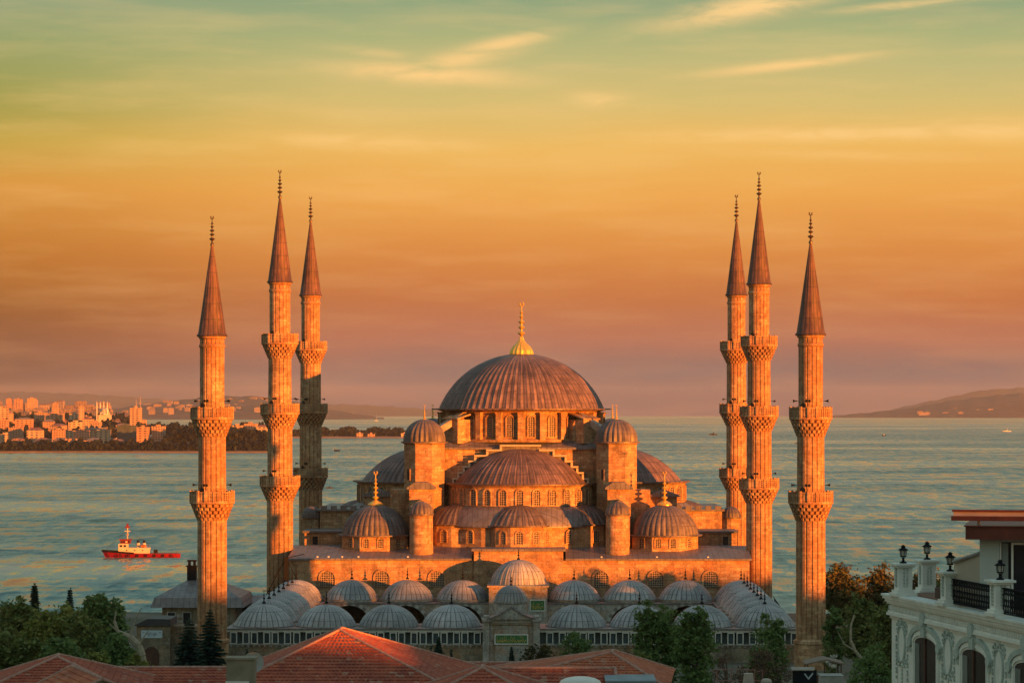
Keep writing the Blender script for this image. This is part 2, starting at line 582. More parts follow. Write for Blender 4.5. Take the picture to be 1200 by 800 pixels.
sc_ = g.n('ShaderNodeSeparateColor'); g.put(sc_.inputs[0], nz1.outputs['Color'])
faroff = g.ramp(g.m('DIVIDE', y, 12000.0), [(.70, 0.0), (.78, 1.0)])
calm = g.m('MAXIMUM', calm, faroff)
amp = g.m('ADD', 1.3, g.m('MULTIPLY', calm, -.75))
tilt_ = g.m('ADD', .125, g.m('MULTIPLY', calm, -.05))
tilt_ = g.m('MULTIPLY', tilt_, g.m('ADD', 1.0, g.m('MULTIPLY', faroff, -.45)))
nz2 = g.noise(g.vec(x, g.m('MULTIPLY', y, .16)), 1 / 9, 5, .75)
gr = g.m('MULTIPLY', g.m('SUBTRACT', nz2, .5), .95)
wx = g.m('MULTIPLY', g.m('SUBTRACT', sc_.outputs[0], .5), g.m('MULTIPLY', amp, .7))
wy = g.m('SUBTRACT', g.m('MULTIPLY', g.m('ADD', g.m('SUBTRACT', sc_.outputs[1], .5), gr), amp), tilt_)
nv = g.n('ShaderNodeVectorMath', operation='NORMALIZE'); g.put(nv.inputs[0], g.vec(wx, wy, 1.0))
g.put(g.p.inputs['Normal'], nv.outputs[0])
SEA = m

m, g = mat('ground_earth')
geo = g.n('ShaderNodeNewGeometry')
n = g.noise(geo.outputs['Position'], .12, 6, .65)
g.put(g.p.inputs['Base Color'], g.ramp(n, [(.35, (.05, .06, .03)), (.5, (.10, .09, .06)), (.65, (.16, .14, .11))]))
g.p.inputs['Roughness'].default_value = .95
EARTH = m
m, g = mat('wooded_hillside')
geo = g.n('ShaderNodeNewGeometry')
n = g.noise(geo.outputs['Position'], .012, 7, .7)
g.put(g.p.inputs['Base Color'], g.ramp(n, [(.40, (.012, .02, .02)), (.52, (.03, .034, .03)), (.66, (.09, .075, .065))]))
g.p.inputs['Roughness'].default_value = .95
HILL = m


def facade_mat(name, wallc, wallc2, ww=3.4, wh=3.0, win=(.03, .035, .04)):
    """plastered far-off block: rows of window openings as a surface pattern"""
    m, g = mat(name)
    tcn = g.n('ShaderNodeTexCoord')
    x, y, z = g.xyz(tcn.outputs['Object'])
    geo = g.n('ShaderNodeNewGeometry')
    nx, ny, nz = g.xyz(geo.outputs['True Normal'])
    side = g.m('GREATER_THAN', g.m('ABSOLUTE', nx), 0.72)
    u = g.m('ADD', g.m('MULTIPLY', side, y), g.m('MULTIPLY', g.m('SUBTRACT', 1.0, side), x))
    fu = g.m('FRACT', g.m('DIVIDE', g.m('ADD', u, 500.0), ww))
    fz = g.m('FRACT', g.m('DIVIDE', z, wh))
    a = g.m('MULTIPLY', g.m('GREATER_THAN', fu, .3), g.m('LESS_THAN', fu, .78))
    b = g.m('MULTIPLY', g.m('GREATER_THAN', fz, .35), g.m('LESS_THAN', fz, .80))
    w = g.m('MULTIPLY', g.m('MULTIPLY', a, b), g.m('LESS_THAN', nz, .5))
    cell = g.vec(g.m('FLOOR', g.m('DIVIDE', g.m('ADD', u, 500.0), ww)), g.m('FLOOR', g.m('DIVIDE', z, wh)))
    wn = g.n('ShaderNodeTexWhiteNoise'); g.put(wn.inputs['Vector'], cell)
    wc = g.mix(g.m('MULTIPLY', wn.outputs['Value'], .5), (*win, 1), (.25, .18, .12, 1))
    oi = g.n('ShaderNodeObjectInfo')
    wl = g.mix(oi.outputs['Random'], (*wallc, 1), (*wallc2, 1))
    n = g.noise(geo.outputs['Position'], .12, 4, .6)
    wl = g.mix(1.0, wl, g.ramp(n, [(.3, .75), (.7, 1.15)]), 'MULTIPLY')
    col = g.mix(w, wl, wc)
    rf = g.m('GREATER_THAN', nz, .35)
    col = g.mix(rf, col, g.mix(oi.outputs['Random'], (.25, .08, .05, 1), (.2, .18, .16, 1)))
    g.put(g.p.inputs['Base Color'], col)
    g.p.inputs['Roughness'].default_value = .8
    return m


FAC_A = facade_mat('far_apartment_plaster', (.52, .33, .21), (.42, .22, .14), 3.6, 3.2)
FAC_B = facade_mat('far_painted_plaster', (.56, .42, .28), (.48, .24, .14), 6.5, 3.2)
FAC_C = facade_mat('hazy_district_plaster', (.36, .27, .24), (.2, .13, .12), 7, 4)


def tile_mat(name, c1, c2, c3):
    m, g = mat(name)
    tcn = g.n('ShaderNodeTexCoord')
    geo = g.n('ShaderNodeNewGeometry')
    P = tcn.outputs['Object']
    vo = g.n('ShaderNodeTexVoronoi'); vo.inputs['Scale'].default_value = 3.2
    g.put(vo.inputs['Vector'], P)
    n1 = g.noise(P, .5, 6, .7)
    wv = g.n('ShaderNodeSeparateColor'); g.put(wv.inputs[0], vo.outputs['Color'])
    col = g.mix(wv.outputs[0], (*c1, 1), (*c2, 1))
    col = g.mix(g.ramp(n1, [(.45, 0.0), (.7, .75)]), col, (*c3, 1))
    pale = g.ramp(wv.outputs[1], [(.93, 0.0), (.95, .5)])
    col = g.mix(pale, col, (.42, .28, .2, 1))
    g.put(g.p.inputs['Base Color'], col)
    g.p.inputs['Roughness'].default_value = .8
    g.p.inputs['Specular IOR Level'].default_value = .3
    return m


TILE = tile_mat('red_clay_tiles', (.46, .12, .06), (.32, .07, .04), (.18, .045, .03))
TILE_O = tile_mat('orange_clay_tiles', (.52, .17, .08), (.40, .11, .055), (.27, .07, .04))
RIDGE = plain('mortar_ridge_tiles', (.40, .22, .17), .85, var=.4, scale=3)

# ------------------------------------------------------------------ setting: sea, ground, hills
RE2 = 2 * 6.371e6


def drop(d):
    return -d * d / RE2


SEA_Z = -30.0
mb = MB()
rings = [250, 400, 600, 800, 1000, 1300, 1700, 2200, 3000, 4000, 5500, 7500, 10000, 13000, 16500, 20000, 23500, 26000, 28000, 29500]
na = 48
A0, A1 = -20, 20
for r in rings:
    for i in range(na + 1):
        a = R(A0 + (A1 - A0) * i / na) - YAW
        mb.v.append((CX + r * math.sin(a), CY + r * math.cos(a), SEA_Z + drop(r)))
for k in range(len(rings) - 1):
    for i in range(na):
        q = (k * (na + 1) + i, k * (na + 1) + i + 1, (k + 1) * (na + 1) + i + 1, (k + 1) * (na + 1) + i)
        mb.f.append(q); mb.mi.append(0)
tag(obj('sea', mb, SEA, smooth=True), kind='structure')

mb = MB()
gy = [-720, -600, -416, -340, -250, -150, -90, 20, 70, 150, 250, 360, 420]
gz = [2, 2, 1, .5, -.5, -1.5, -2.2, -2.2, -7, -14, -22, -30, -36]
gx = [-500, -300, -180, -100, -50, 0, 50, 100, 180, 300, 500]
for yy, zz in zip(gy, gz):
    for xx in gx:
        mb.v.append((xx, yy, zz + (0.4 * math.sin(xx * .05 + yy * .03) if abs(xx) > 60 else 0)))
for j in range(len(gy) - 1):
    for i in range(len(gx) - 1):
        a = j * len(gx) + i
        mb.f.append((a, a + 1, a + 1 + len(gx), a + len(gx))); mb.mi.append(0)
tag(obj('ground', mb, EARTH, smooth=True), kind='structure')

# unseen ridge added behind the viewpoint, heights shaped to shade courtyard and foreground
mb = MB()
ax = Vector((math.sin(SUN_AZ), -math.cos(SUN_AZ)))       # towards the sun
pp = Vector((math.cos(SUN_AZ), math.sin(SUN_AZ)))        # across
hp = [(-420, 40), (-330, 41), (-285, 38.5), (-262, 37.2), (-238, 36.0), (-222, 34), (-205, 31), (-195, 30), (-185, 28.8), (-165, 28.4), (-140, 31.5), (-106, 31.3), (-90, 28.4), (-72, 28.0), (-65, 31.2), (-50, 31.2), (-42, 26.2), (-20, 25.6), (0, 25.3), (40, 26.2), (90, 26), (200, 27), (320, 20)]
us = np.arange(-420, 321, 4.0)
hh = np.interp(us, [a for a, b in hp], [b for a, b in hp])
hh = hh + 0.5 * np.sin(us * .21) + .4 * np.sin(us * .53 + 1) + rng.normal(0, .18, len(us))
rows = [(400 - 55, -1), (400 - 22, .72), (400, 1), (400 + 30, .8), (400 + 70, -1)]
for s_, k in rows:
    for u_, h_ in zip(us, hh):
        p = ax * s_ + pp * float(u_)
        mb.v.append((p.x, p.y, float(h_) * k if k > 0 else -3))
n_ = len(us)
for k in range(len(rows) - 1):
    for i in range(n_ - 1):
        a = k * n_ + i
        mb.f.append((a, a + n_, a + n_ + 1, a + 1)); mb.mi.append(0)
tag(obj('hills', mb, HILL, smooth=True), kind='structure')


def interp(pts, x):
    return float(np.interp(x, [a for a, b in pts], [b for a, b in pts]))


# city shore across the strait: terrain under the left city
def city_y(px, d):
    """photo row of the terrain surface at this column and distance"""
    left = interp([(3540, 531), (3570, 529), (3700, 526), (4200, 513), (4800, 503), (5500, 495), (6500, 487), (8000, 479), (9500, 478)], d)
    k = interp([(-100, 1.0), (120, 1.0), (170, .25), (330, 0.0)], px)
    spit = interp([(3540, 531), (3570, 529), (3800, 522), (4300, 510), (4500, 510.5), (4800, 515)], d)
    return left * k + spit * (1 - k)


ds = [3530, 3560, 3600, 3750, 4000, 4300, 4600, 4900, 5300, 5800, 6500, 7300, 8200, 9200, 10500]
pxs = list(range(-500, 331, 20))
mb = MB()
for d in ds:
    for px in pxs:
        p = PD(px, 500, d)
        zsea = SEA_Z + drop(d)
        if d <= 3530:
            zz = zsea - 2
        else:
            k = interp([(-100, 1.0), (120, 1.0), (170, .25), (330, 0.0)], px)
            zz = ZD(city_y(px, d), d) + 2.5 * math.sin(px * .1 + d * .003)
            if k < .9 and d > 4500:
                zz = min(zz, zsea + (10 * k * 3 if d < 5000 else -3)) if k < .4 else zz
            if px > 310: zz = min(zz, zsea + max(0, (330 - px)) * .4 - 3)
            if d > 10000: zz = zsea - 3
        mb.v.append((p.x, p.y, zz))
n_ = len(pxs)
for k in range(len(ds) - 1):
    for i in range(n_ - 1):
        a = k * n_ + i
        mb.f.append((a, a + 1, a + 1 + n_, a + n_)); mb.mi.append(0)
tag(obj('terrain', mb, HILL, smooth=True), kind='structure')
# pale quay along that shore
mb = MB()
pts = [PD(px, 500, 3520 + 6 * math.sin(px * .02)) for px in range(-450, 322, 12)]
for a, b in zip(pts[:-1], pts[1:]):
    zs = SEA_Z + drop(3520)
    mb.add([(a.x, a.y, zs - 1), (b.x, b.y, zs - 1), (b.x, b.y, zs + 2.0), (a.x, a.y, zs + 2.0),
            (b.x, b.y + 14, zs + 2.3), (a.x, a.y + 14, zs + 2.3)], [(0, 1, 2, 3), (3, 2, 4, 5)])
tag(obj('quay', mb, plain('quay_stone', (.12, .09, .08), .9, var=.3, scale=.05)), kind='structure')


def far_hill(name, prof, d, depth, name_mat=HILL):
    mb = MB()
    zs = SEA_Z + drop(d)
    xs = np.arange(prof[0][0], prof[-1][0] + .1, 6.0)
    tops = [interp(prof, x) + .5 * math.sin(x * .23) + .35 * math.sin(x * .61) for x in xs]
    for s_, k in ((0, 0), (.25, .62), (.6, 1), (1.0, 0)):
        for x, t in zip(xs, tops):
            dd = d + depth * s_
            p = PD(x, 500, dd)
            ztop = ZD(t, d + depth * .6)
            zb = SEA_Z + drop(dd) - 4
            mb.v.append((p.x, p.y, zb + (max(ztop, zb + 1) - zb) * k))
    n = len(xs)
    for k in range(3):
        for i in range(n - 1):
            a = k * n + i
            mb.f.append((a, a + 1, a + 1 + n, a + n)); mb.mi.append(0)
    return tag(obj(name, mb, name_mat, smooth=True), kind='structure')


far_hill('hills', [(120, 481), (160, 475), (200, 470), (235, 465.5), (270, 464), (300, 464), (330, 467), (370, 476), (400, 482), (425, 486), (450, 489)], 13500, 2500)
far_hill('hills', [(960, 489), (985, 486), (1010, 484), (1060, 479), (1110, 470), (1150, 465), (1185, 461), (1240, 459), (1400, 468), (1600, 485)], 16500, 2500)
far_hill('hills', [(-260, 464), (-60, 460), (30, 459), (110, 462), (180, 467), (240, 471), (420, 474), (520, 480), (600, 483), (650, 489)], 23500, 2500)
far_hill('hills', [(1000, 489), (1080, 472), (1150, 457), (1230, 452), (1400, 452), (1700, 480)], 23500, 2500)
# the low wooded spit in the middle distance
mb = MB()
for s_, yy in ((5120, 0), (5126, 2.2), (5190, 3.5), (5240, 3.0), (5320, -3)):
    for px in range(300, 536, 9):
        p = PD(px, 500, s_)
        k = interp([(300, 1), (505, 1), (530, 0)], px)
        mb.v.append((p.x, p.y, SEA_Z + drop(s_) + (yy * k if yy > 0 else -2) - (0 if k > 0 else .6)))
n_ = len(range(300, 536, 9))
for k in range(4):
    for i in range(n_ - 1):
        a = k * n_ + i
        mb.f.append((a, a + 1, a + 1 + n_, a + n_)); mb.mi.append(0)
tag(obj('terrain', mb, plain('shore_ground', (.22, .15, .11), .9, var=.4, scale=.03), smooth=True), kind='structure')


# haze: one closed box of thin pale air round everything
def haze():
    m = bpy.data.materials.new('haze_air')
    m.use_nodes = True
    gg = G(m.node_tree)
    vp = gg.n('ShaderNodeVolumePrincipled')
    vp.inputs['Color'].default_value = (.78, .80, .88, 1)
    vp.inputs['Density'].default_value = 1.9e-5
    vp.inputs['Anisotropy'].default_value = .0
    out = gg.n('ShaderNodeOutputMaterial')
    m.node_tree.links.new(vp.outputs[0], out.inputs['Volume'])
    mb = MB().box(-13000, 13000, -760, 31000, -106, 215)
    tag(obj('haze', mb, m), kind='stuff')


haze()

# ------------------------------------------------------------------ mosque pieces
def cap_profile(r, rise, n=14, lip=0.0, z0=0.0):
    """spherical cap with base radius r and the given rise"""
    Rr = (r * r + rise * rise) / (2 * rise)
    zc = rise - Rr
    t0 = math.atan2(r, -zc)
    pts = []
    if lip:
        pts += [(r + lip, z0 - .22), (r + lip, z0 - .02)]
    for i in range(n + 1):
        t = t0 * (1 - i / n)
        pts.append((max(Rr * math.sin(t), .01), z0 + zc + Rr * math.cos(t)))
    return pts


def ribbed(r, rise, nrib, amp, sub=4, lip=.35, n=14, mode='rib', z0=0.0, a0=0.0, arc=2 * PI, c=(0, 0, 0)):
    prof = cap_profile(r, rise, n, lip, z0)
    k0 = 2 if lip else 0

    def off(i, k):
        if k < k0: return 0
        f = min(1.0, prof[k][0] / r * 1.4)
        if mode == 'rib':
            return (amp if i % sub == 0 else 0) * f
        ph = (i % sub) / sub
        return -amp * (abs(math.cos(PI * ph)) ** 3) * f
    return MB().lathe(prof, int(nrib * sub * arc / (2 * PI)), c, off, a0=a0, arc=arc)


FIN_CACHE = {}


def finial(h, parent, loc, m, key):
    """alem: stack of balls on a rod with a crescent"""
    if key in FIN_CACHE:
        return link('finial', FIN_CACHE[key], parent, loc)
    mb = MB()
    bs = 1.0 if key in ('tower', 'corner') else .3
    prof = [(.2 * h * bs, 0), (.2 * h * bs, .02 * h), (.15 * h * bs, .07 * h), (.07 * h * bs, .11 * h), (.03 * h, .14 * h)]
    z = .14 * h
    for rr, dz in ((.088, .14), (.075, .12), (.072, .12), (.052, .10), (.038, .09)):
        prof += [(.018 * h, z), (rr * h * .8, z + dz * h * .25), (rr * h, z + dz * h * .42), (rr * h * .7, z + dz * h * .6), (.016 * h, z + dz * h * .75)]
        z += dz * h
    prof += [(.014 * h, z + .08 * h), (.0, z + .1 * h)]
    mb.lathe(prof, 10)
    zc = z + .13 * h
    pts = [(.042 * h * math.sin(t), 0, zc - .042 * h * math.cos(t)) for t in np.linspace(-2.5, 2.5, 12)]
    mb.path(pts, .018 * h, 4)
    o = obj('finial', mb, m, parent, loc, smooth=True)
    FIN_CACHE[key] = o.data
    return o


WIN_CACHE = {}


def window(parent, p, w, h, rz=0.0, key=None, frame=.2, depth=.16, rect=False, fm=None, pm=None, name='window'):
    """arched opening: stone surround standing proud of the wall, pierced grille inside. p = middle of the sill"""
    key = (round(w, 2), round(h, 2), frame, depth, rect, (fm or STONE).name, (pm or LATTICE).name)
    if key not in WIN_CACHE:
        mb = MB()
        if rect:
            inner = [(-w / 2, 0), (w / 2, 0), (w / 2, h), (-w / 2, h)]
            outer = [(-w / 2 - frame, -frame), (w / 2 + frame, -frame), (w / 2 + frame, h + frame), (-w / 2 - frame, h + frame)]
        else:
            zs = h - w / 2
            arc = [PI * i / 10 for i in range(11)]
            inner = [(-w / 2, 0), (w / 2, 0)] + [(w / 2 * math.cos(t), zs + w / 2 * math.sin(t)) for t in arc]
            ro = w / 2 + frame
            outer = [(-ro, -.02), (ro, -.02)] + [(ro * math.cos(t), zs + ro * math.sin(t)) for t in arc]
        n = len(inner)
        vs = [(x, -depth, z) for x, z in inner] + [(x, -depth, z) for x, z in outer] + [(x, .0, z) for x, z in inner] + [(x, 0.1, z) for x, z in outer]
        fs = []
        for i in range(n):
            j = (i + 1) % n
            fs += [(i, j, n + j, n + i)[::-1], (i, j, 2 * n + j, 2 * n + i), (n + i, n + j, 3 * n + j, 3 * n + i)[::-1]]
        mb.add(vs, fs, 0)
        mb.add([(x, -.02, z) for x, z in inner], [tuple(range(n))], 1)
        me = bpy.data.meshes.new('window')
        me.from_pydata(mb.v, [], mb.f)
        me.materials.append(fm or STONE); me.materials.append(pm or LATTICE)
        me.polygons.foreach_set('material_index', mb.mi)
        WIN_CACHE[key] = me
    return link(name, WIN_CACHE[key], parent, p, rz)


# ---------- main prayer hall
HY = 24.0
hall = thing('mosque_hall', 'domed stone prayer hall with cascading grey lead domes, in the middle between the six minarets', 'mosque', (0, HY, -2.2))
mb = MB()
mb.box(-33.2, 33.2, -8, 56, -2.2, 7.45)
obj('outer_wall', mb, STONE, hall)
# middle of the front wall stands higher
xl, xr = PY(555.5, 650, -8.6).x, PY(660, 650, -8.6).x
obj('entrance_bay', MB().box(xl, xr, -8.7, -3, -2.2, 8.8), STONE, hall)
obj('entrance_coping', MB().box(xl - .35, xr + .35, -9.0, -3, 8.8, 9.12), LEAD_F, hall)
mb = MB()
e = .35
for (xa, xb) in ((-33.2 - e, xl - .36), (xr + .36, 33.2 + e)):
    mb.add([(xa, -8 - e, 7.45), (xb, -8 - e, 7.45), (xb, -8 - e, 7.72), (xa, -8 - e, 7.72), (xb, 3.5, 9.0), (xa, 3.5, 9.0)],
           [(0, 1, 2, 3), (3, 2, 4, 5)])
mb.add([(-33.2 - e, -8 - e, 7.46), (-33.2 - e, 56, 7.46), (-33.2 - e, -8 - e, 7.72), (-33.2 - e, 56, 7.72), (-31, 3.5, 9), (-31, 56, 9)], [(0, 2, 3, 1), (2, 4, 5, 3)])
mb.add([(33.2 + e, -8 - e, 7.46), (33.2 + e, 56, 7.46), (33.2 + e, -8 - e, 7.72), (33.2 + e, 56, 7.72), (31, 3.5, 9), (31, 56, 9)], [(0, 1, 3, 2), (2, 3, 5, 4)])
mb.box(xl, xr, -3, 3.5, 8.6, 9.0)
mb.box(-31, 31, 3.5, 55, 8.6, 9.0)
obj('lower_roof', mb, LEAD_F, hall)
# side galleries, two steps
for s in (-1, 1):
    a, b = sorted((s * 19.0, s * 32.2))
    obj('gallery_wall', MB().box(a, b, 6.0, 46, 8.9, 10.75), STONE, hall)
    obj('gallery_roof', MB().box(a - .3, b + .3, 5.7, 46.3, 10.75, 11.05), LEAD_F, hall)
    a, b = sorted((s * 16.0, s * 30.6))
    obj('gallery_wall', MB().box(a, b, 14.5, 40, 11.0, 13.7), STONE, hall)
    mb = MB().box(a - .35, b + .35, 14.1, 40.3, 13.7, 14.0)
    for k in range(9):
        mb.cbox((s * (18 + k * 1.5), 14.4, 14.25), .9, .5, .5)
    obj('gallery_roof', mb, LEAD_F, hall)
    window(hall, (s * 30.6, 5.98, 8.95), .8, 1.3, 0, rect=True, pm=DARK_GLASS)
    window(hall, (s * 25.6, 5.98, 9.0), .8, 1.2, 0, rect=True, pm=DARK_GLASS)
    # little stair turret on the gallery
    t = obj('stair_turret', MB().lathe([(1.35, 10.9), (1.35, 12.6), (1.55, 12.65), (1.55, 12.8)], 12, (0, 0, 0), cap=True), STONE, hall, (s * 32.0, 15.5, 0))
    obj('cupola', ribbed(1.5, 1.6, 16, .1, 4, .1, 8, 'gore', 12.8), LEAD, t, (s * 32.0, 15.5, 0), smooth=True)
# central block carrying the dome
obj('central_block', MB().box(-12.9, 12.9, 11.6, 36.4, 8.9, 23.1), STONE, hall)
mb = MB()
vs = [(-13.4, 11.1, 23.12), (13.4, 11.1, 23.12), (13.4, 36.9, 23.12), (-13.4, 36.9, 23.12), (-13.4, 11.1, 23.4), (13.4, 11.1, 23.4), (13.4, 36.9, 23.4), (-13.4, 36.9, 23.4),
      (-11, 14, 24.5), (11, 14, 24.5), (11, 34, 24.5), (-11, 34, 24.5)]
mb.add(vs, [(0, 1, 5, 4), (1, 2, 6, 5), (2, 3, 7, 6), (3, 0, 4, 7), (4, 5, 9, 8), (5, 6, 10, 9), (6, 7, 11, 10), (7, 4, 8, 11), (8, 9, 10, 11), (3, 2, 1, 0)])
obj('block_roof', mb, LEAD_F, hall)
# stepped gable walls over the half domes (front and the two sides)
steps_px = [(524, 567), (531, 560), (537, 553), (543.5, 546), (550, 539.5), (557, 533), (571, 526.5), (587, 521)]
sx = []
for px, py in steps_px:
    sx.append((abs(PY(px, py, 10.4).x), PY(px, py, 10.4).z))


def stepped(name_m, y0, y1, zoff=0.0, shrink=0.0):
    poly = []
    left = []
    for i, (x, z) in enumerate(sx):
        z += zoff; x -= shrink
        if i == 0:
            left.append((-x, z))
        else:
            left.append((-x, left[-1][1])); left.append((-x, z))
    right = [(-x, z) for x, z in reversed(left)]
    inner = [(9.8 * math.cos(t) * 1.06, 17.7 + 5.2 * math.sin(t)) for t in np.linspace(0.12, PI - .12, 25)]
    return left, right, inner


L_, R_, I_ = stepped('', 0, 0)
mb = MB()
# ring strip between the steps and the dome arch, built column by column
cols = []
edges = sorted(set([round(-x, 3) for x, z in sx] + [round(x, 3) for x, z in sx]))


def top_at(x):
    zz = sx[0][1]
    for a, z in sx:
        if abs(x) < a - 1e-4: zz = z
    return zz


for a, b in zip(edges[:-1], edges[1:]):
    zt = top_at((a + b) / 2)
    mb.box(a, b, 10.45, 11.58, 17.6, zt - .22)
stg = obj('stepped_gable', mb, LEAD_F, hall)
mb = MB()
for a, b in zip(edges[:-1], edges[1:]):
    zt = top_at((a + b) / 2)
    mb.box(a - .16, b + .16, 9.95, 11.57, zt - .22, zt + .02)
    zn = top_at(a - .1) if a < 0 else top_at(b + .1)
    if zn < zt:
        if a < 0: mb.box(a - .16, a + .16, 9.95, 10.44, zn + .02, zt - .3)
        else: mb.box(b - .16, b + .16, 9.95, 10.44, zn + .02, zt - .3)
obj('lit_step_edge', mb, plain('lit_edge_stone', (.50, .40, .28), .7, var=.12), stg)  # pale caps paint the sunlit edges of the lead-covered steps
for s in (-1, 1):
    mb = MB()
    for a, b in zip(edges[:-1], edges[1:]):
        zt = top_at((a + b) / 2)
        x0, x1 = sorted((s * 12.92, s * 14.0))
        mb.box(x0, x1, HY + a, HY + b, 17.6, zt)
    obj('stepped_gable', mb, STONE, hall)

# main drum and dome
drum = obj('dome_drum', MB().lathe([(12.6, 24.2), (12.6, 24.6), (12.25, 24.7), (12.25, 28.75), (12.7, 28.95), (13.3, 29.1)], 96, (0, 0, 0)), STONE, hall, (0, HY, 0))
for i in range(24):
    a = R(7.5 + 15 * i)
    x, y = 12.27 * math.sin(a), -12.27 * math.cos(a)
    window(drum, (x, HY + y, 25.0), .98, 3.15, a, frame=.2, depth=.16)
    a2 = R(15 * i)
    pl = MB().box(-.42, .42, -.75, .1, 24.6, 28.7).box(-.5, .5, -.85, .1, 28.45, 28.72)
    obj('pilaster', pl, STONE, drum, (12.25 * math.sin(a2), HY - 12.25 * math.cos(a2), 0), a2)
dome = obj('dome', ribbed(12.7, 8.5, 72, .15, 4, 1.3, 22, 'rib', 29.3), LEAD72, hall, (0, HY, 0), smooth=True)
# gilded ribbed boss and tall finial
bm_ = MB().lathe([(1.75, 37.4), (1.82, 37.75), (1.7, 38.3), (1.3, 38.9), (.8, 39.4), (.4, 39.9), (.25, 40.4)], 48, off=lambda i, k: (.07 if i % 3 == 0 else -.05) * (1 if k < 4 else .3))
obj('gilded_boss', bm_, GOLD, dome, (0, HY, 0), smooth=False)
finial(7.0, dome, (0, HY, 39.6), GOLD, 'main')
# buttress blocks and flying arms on the corners of the drum
for sxx in (-1, 1):
    for syy in (-1, 1):
        bx, by = sxx * 10.1, HY + syy * 10.4
        rz = math.atan2(sxx * 1.0, 1.0) * 1 if syy < 0 else math.atan2(-sxx, 1.0) + PI
        mb = MB()
        mb.prism([(-1.6, 24.0), (1.6, 24.0), (1.6, 27.6), (-1.6, 27.6)], -.8, 3.2)
        mb.add([(-1.8, -1.0, 27.6), (1.8, -1.0, 27.6), (1.8, 3.4, 28.7), (-1.8, 3.4, 28.7), (-1.8, -1.0, 27.8), (1.8, -1.0, 27.8), (1.8, 3.4, 28.95), (-1.8, 3.4, 28.95)],
               [(0, 3, 2, 1), (4, 5, 6, 7), (0, 1, 5, 4), (1, 2, 6, 5), (2, 3, 7, 6), (3, 0, 4, 7)])
        bt_ = obj('corner_buttress', mb, STONE, hall, (bx, by, 0), rz)
        d2 = Vector((sxx, syy)).normalized()
        a = Vector((sxx * 14.0, HY + syy * 14.2, 25.6)); b = Vector((sxx * 9.2, HY + syy * 9.4, 28.6))
        n2 = Vector((-d2.y, d2.x, 0)) * .45
        mb = MB()
        vs = [a - n2, a + n2, b + n2, b - n2]
        vs = [v - Vector((0, 0, 1.1)) for v in vs] + vs
        mb.add(vs, [(0, 3, 2, 1), (4, 5, 6, 7), (0, 1, 5, 4), (1, 2, 6, 5), (2, 3, 7, 6), (3, 0, 4, 7)])
        obj('flying_buttress', mb, STONE_PALE, hall)
# arched recesses beside the drum (front)
for s in (-1, 1):
    window(hall, (s * 9.0, 13.6, 24.45), 1.5, 3.0, 0, frame=.35, depth=.5, pm=DARK_GLASS)

# four weight towers
TW = None
for (sx_, sy_) in ((-1, -1), (1, -1), (-1, 1), (1, 1)):
    x, y = sx_ * 14.45, HY + sy_ * 14.4
    tw = obj('weight_tower', MB().lathe([(3.25, 8.9), (3.25, 23.95), (3.45, 24.05), (3.45, 24.3)], 8, a0=R(22.5), cap=True), STONE, hall, (x, y, 0))
    obj('cupola', ribbed(3.2, 3.35, 24, .2, 4, .35, 12, 'gore', 24.35), LEAD, tw, (x, y, 0), smooth=True)
    finial(2.7, tw, (x, y, 27.5), GOLD, 'tower')
    window(tw, (x + (3.02 * math.sin(R(-45 * sx_ * 0 - 45))) if sx_ > 0 else x - 2.3, y - 2.15 if sx_ > 0 else y - 2.15, 18.6), .5, 1.6, R(-45), frame=.1, rect=True, depth=.05, pm=DARK_GLASS)
# base blocks in front of / beside the towers
for s in (-1, 1):
    a, b = sorted((s * 12.95, s * 16.4))
    mb = MB().box(a, b, 2.8, 9, 8.9, 17.35)
    bb = obj('tower_base', mb, STONE, hall)
    mb = MB().prism([(a - .35, 17.35), (b + .35, 17.35), (b + .35, 17.6), ((a + b) / 2 + .9, 18.4), ((a + b) / 2 - .9, 18.4), (a - .35, 17.6)], 2.4, 9.4)
    obj('base_roof', mb, LEAD_F, bb)
    a, b = sorted((s * 13.2, s * 16.2))
    mb = MB().box(a, b, .2, 2.78, 8.9, 14.6)
    bb = obj('tower_base', mb, STONE, hall)
    mb = MB().prism([(a - .25, 14.6), (b + .25, 14.6), ((a + b) / 2, 15.9)], -.1, 3.0)
    obj('base_roof', mb, LEAD_F, bb)
    a, b = sorted((s * 16.41, s * 19.4))
    obj('tower_base', MB().box(a, b, 6.5, 15, 8.9, 17.2), STONE, hall)
    # small lit roof house behind the corner dome
    p0, p1 = (s * 19.5, s * 23.6)
    a, b = sorted((p0, p1))
    bb = obj('roof_house', MB().box(a, b, 11.0, 14.4, 10.9, 16.0), STONE, hall)
    obj('base_roof', MB().prism([(a - .4, 16.0), (b + .4, 16.0), (b + .4, 16.2), ((a + b) / 2, 17.1), (a - .4, 16.2)], 10.6, 14.8), LEAD_F, bb)
    # cylinder turrets by the entrance side
    x, y = s * 14.3, -3.6
    tt = obj('round_turret', MB().lathe([(1.72, 7.9), (1.68, 13.7), (1.85, 13.8), (1.85, 14.0)], 32, cap=True), STONE, hall, (x, y, 0), smooth=True)
    obj('cupola', ribbed(1.8, 1.75, 14, .16, 4, .08, 8, 'gore', 14.02), LEAD, tt, (x, y, 0), smooth=True)


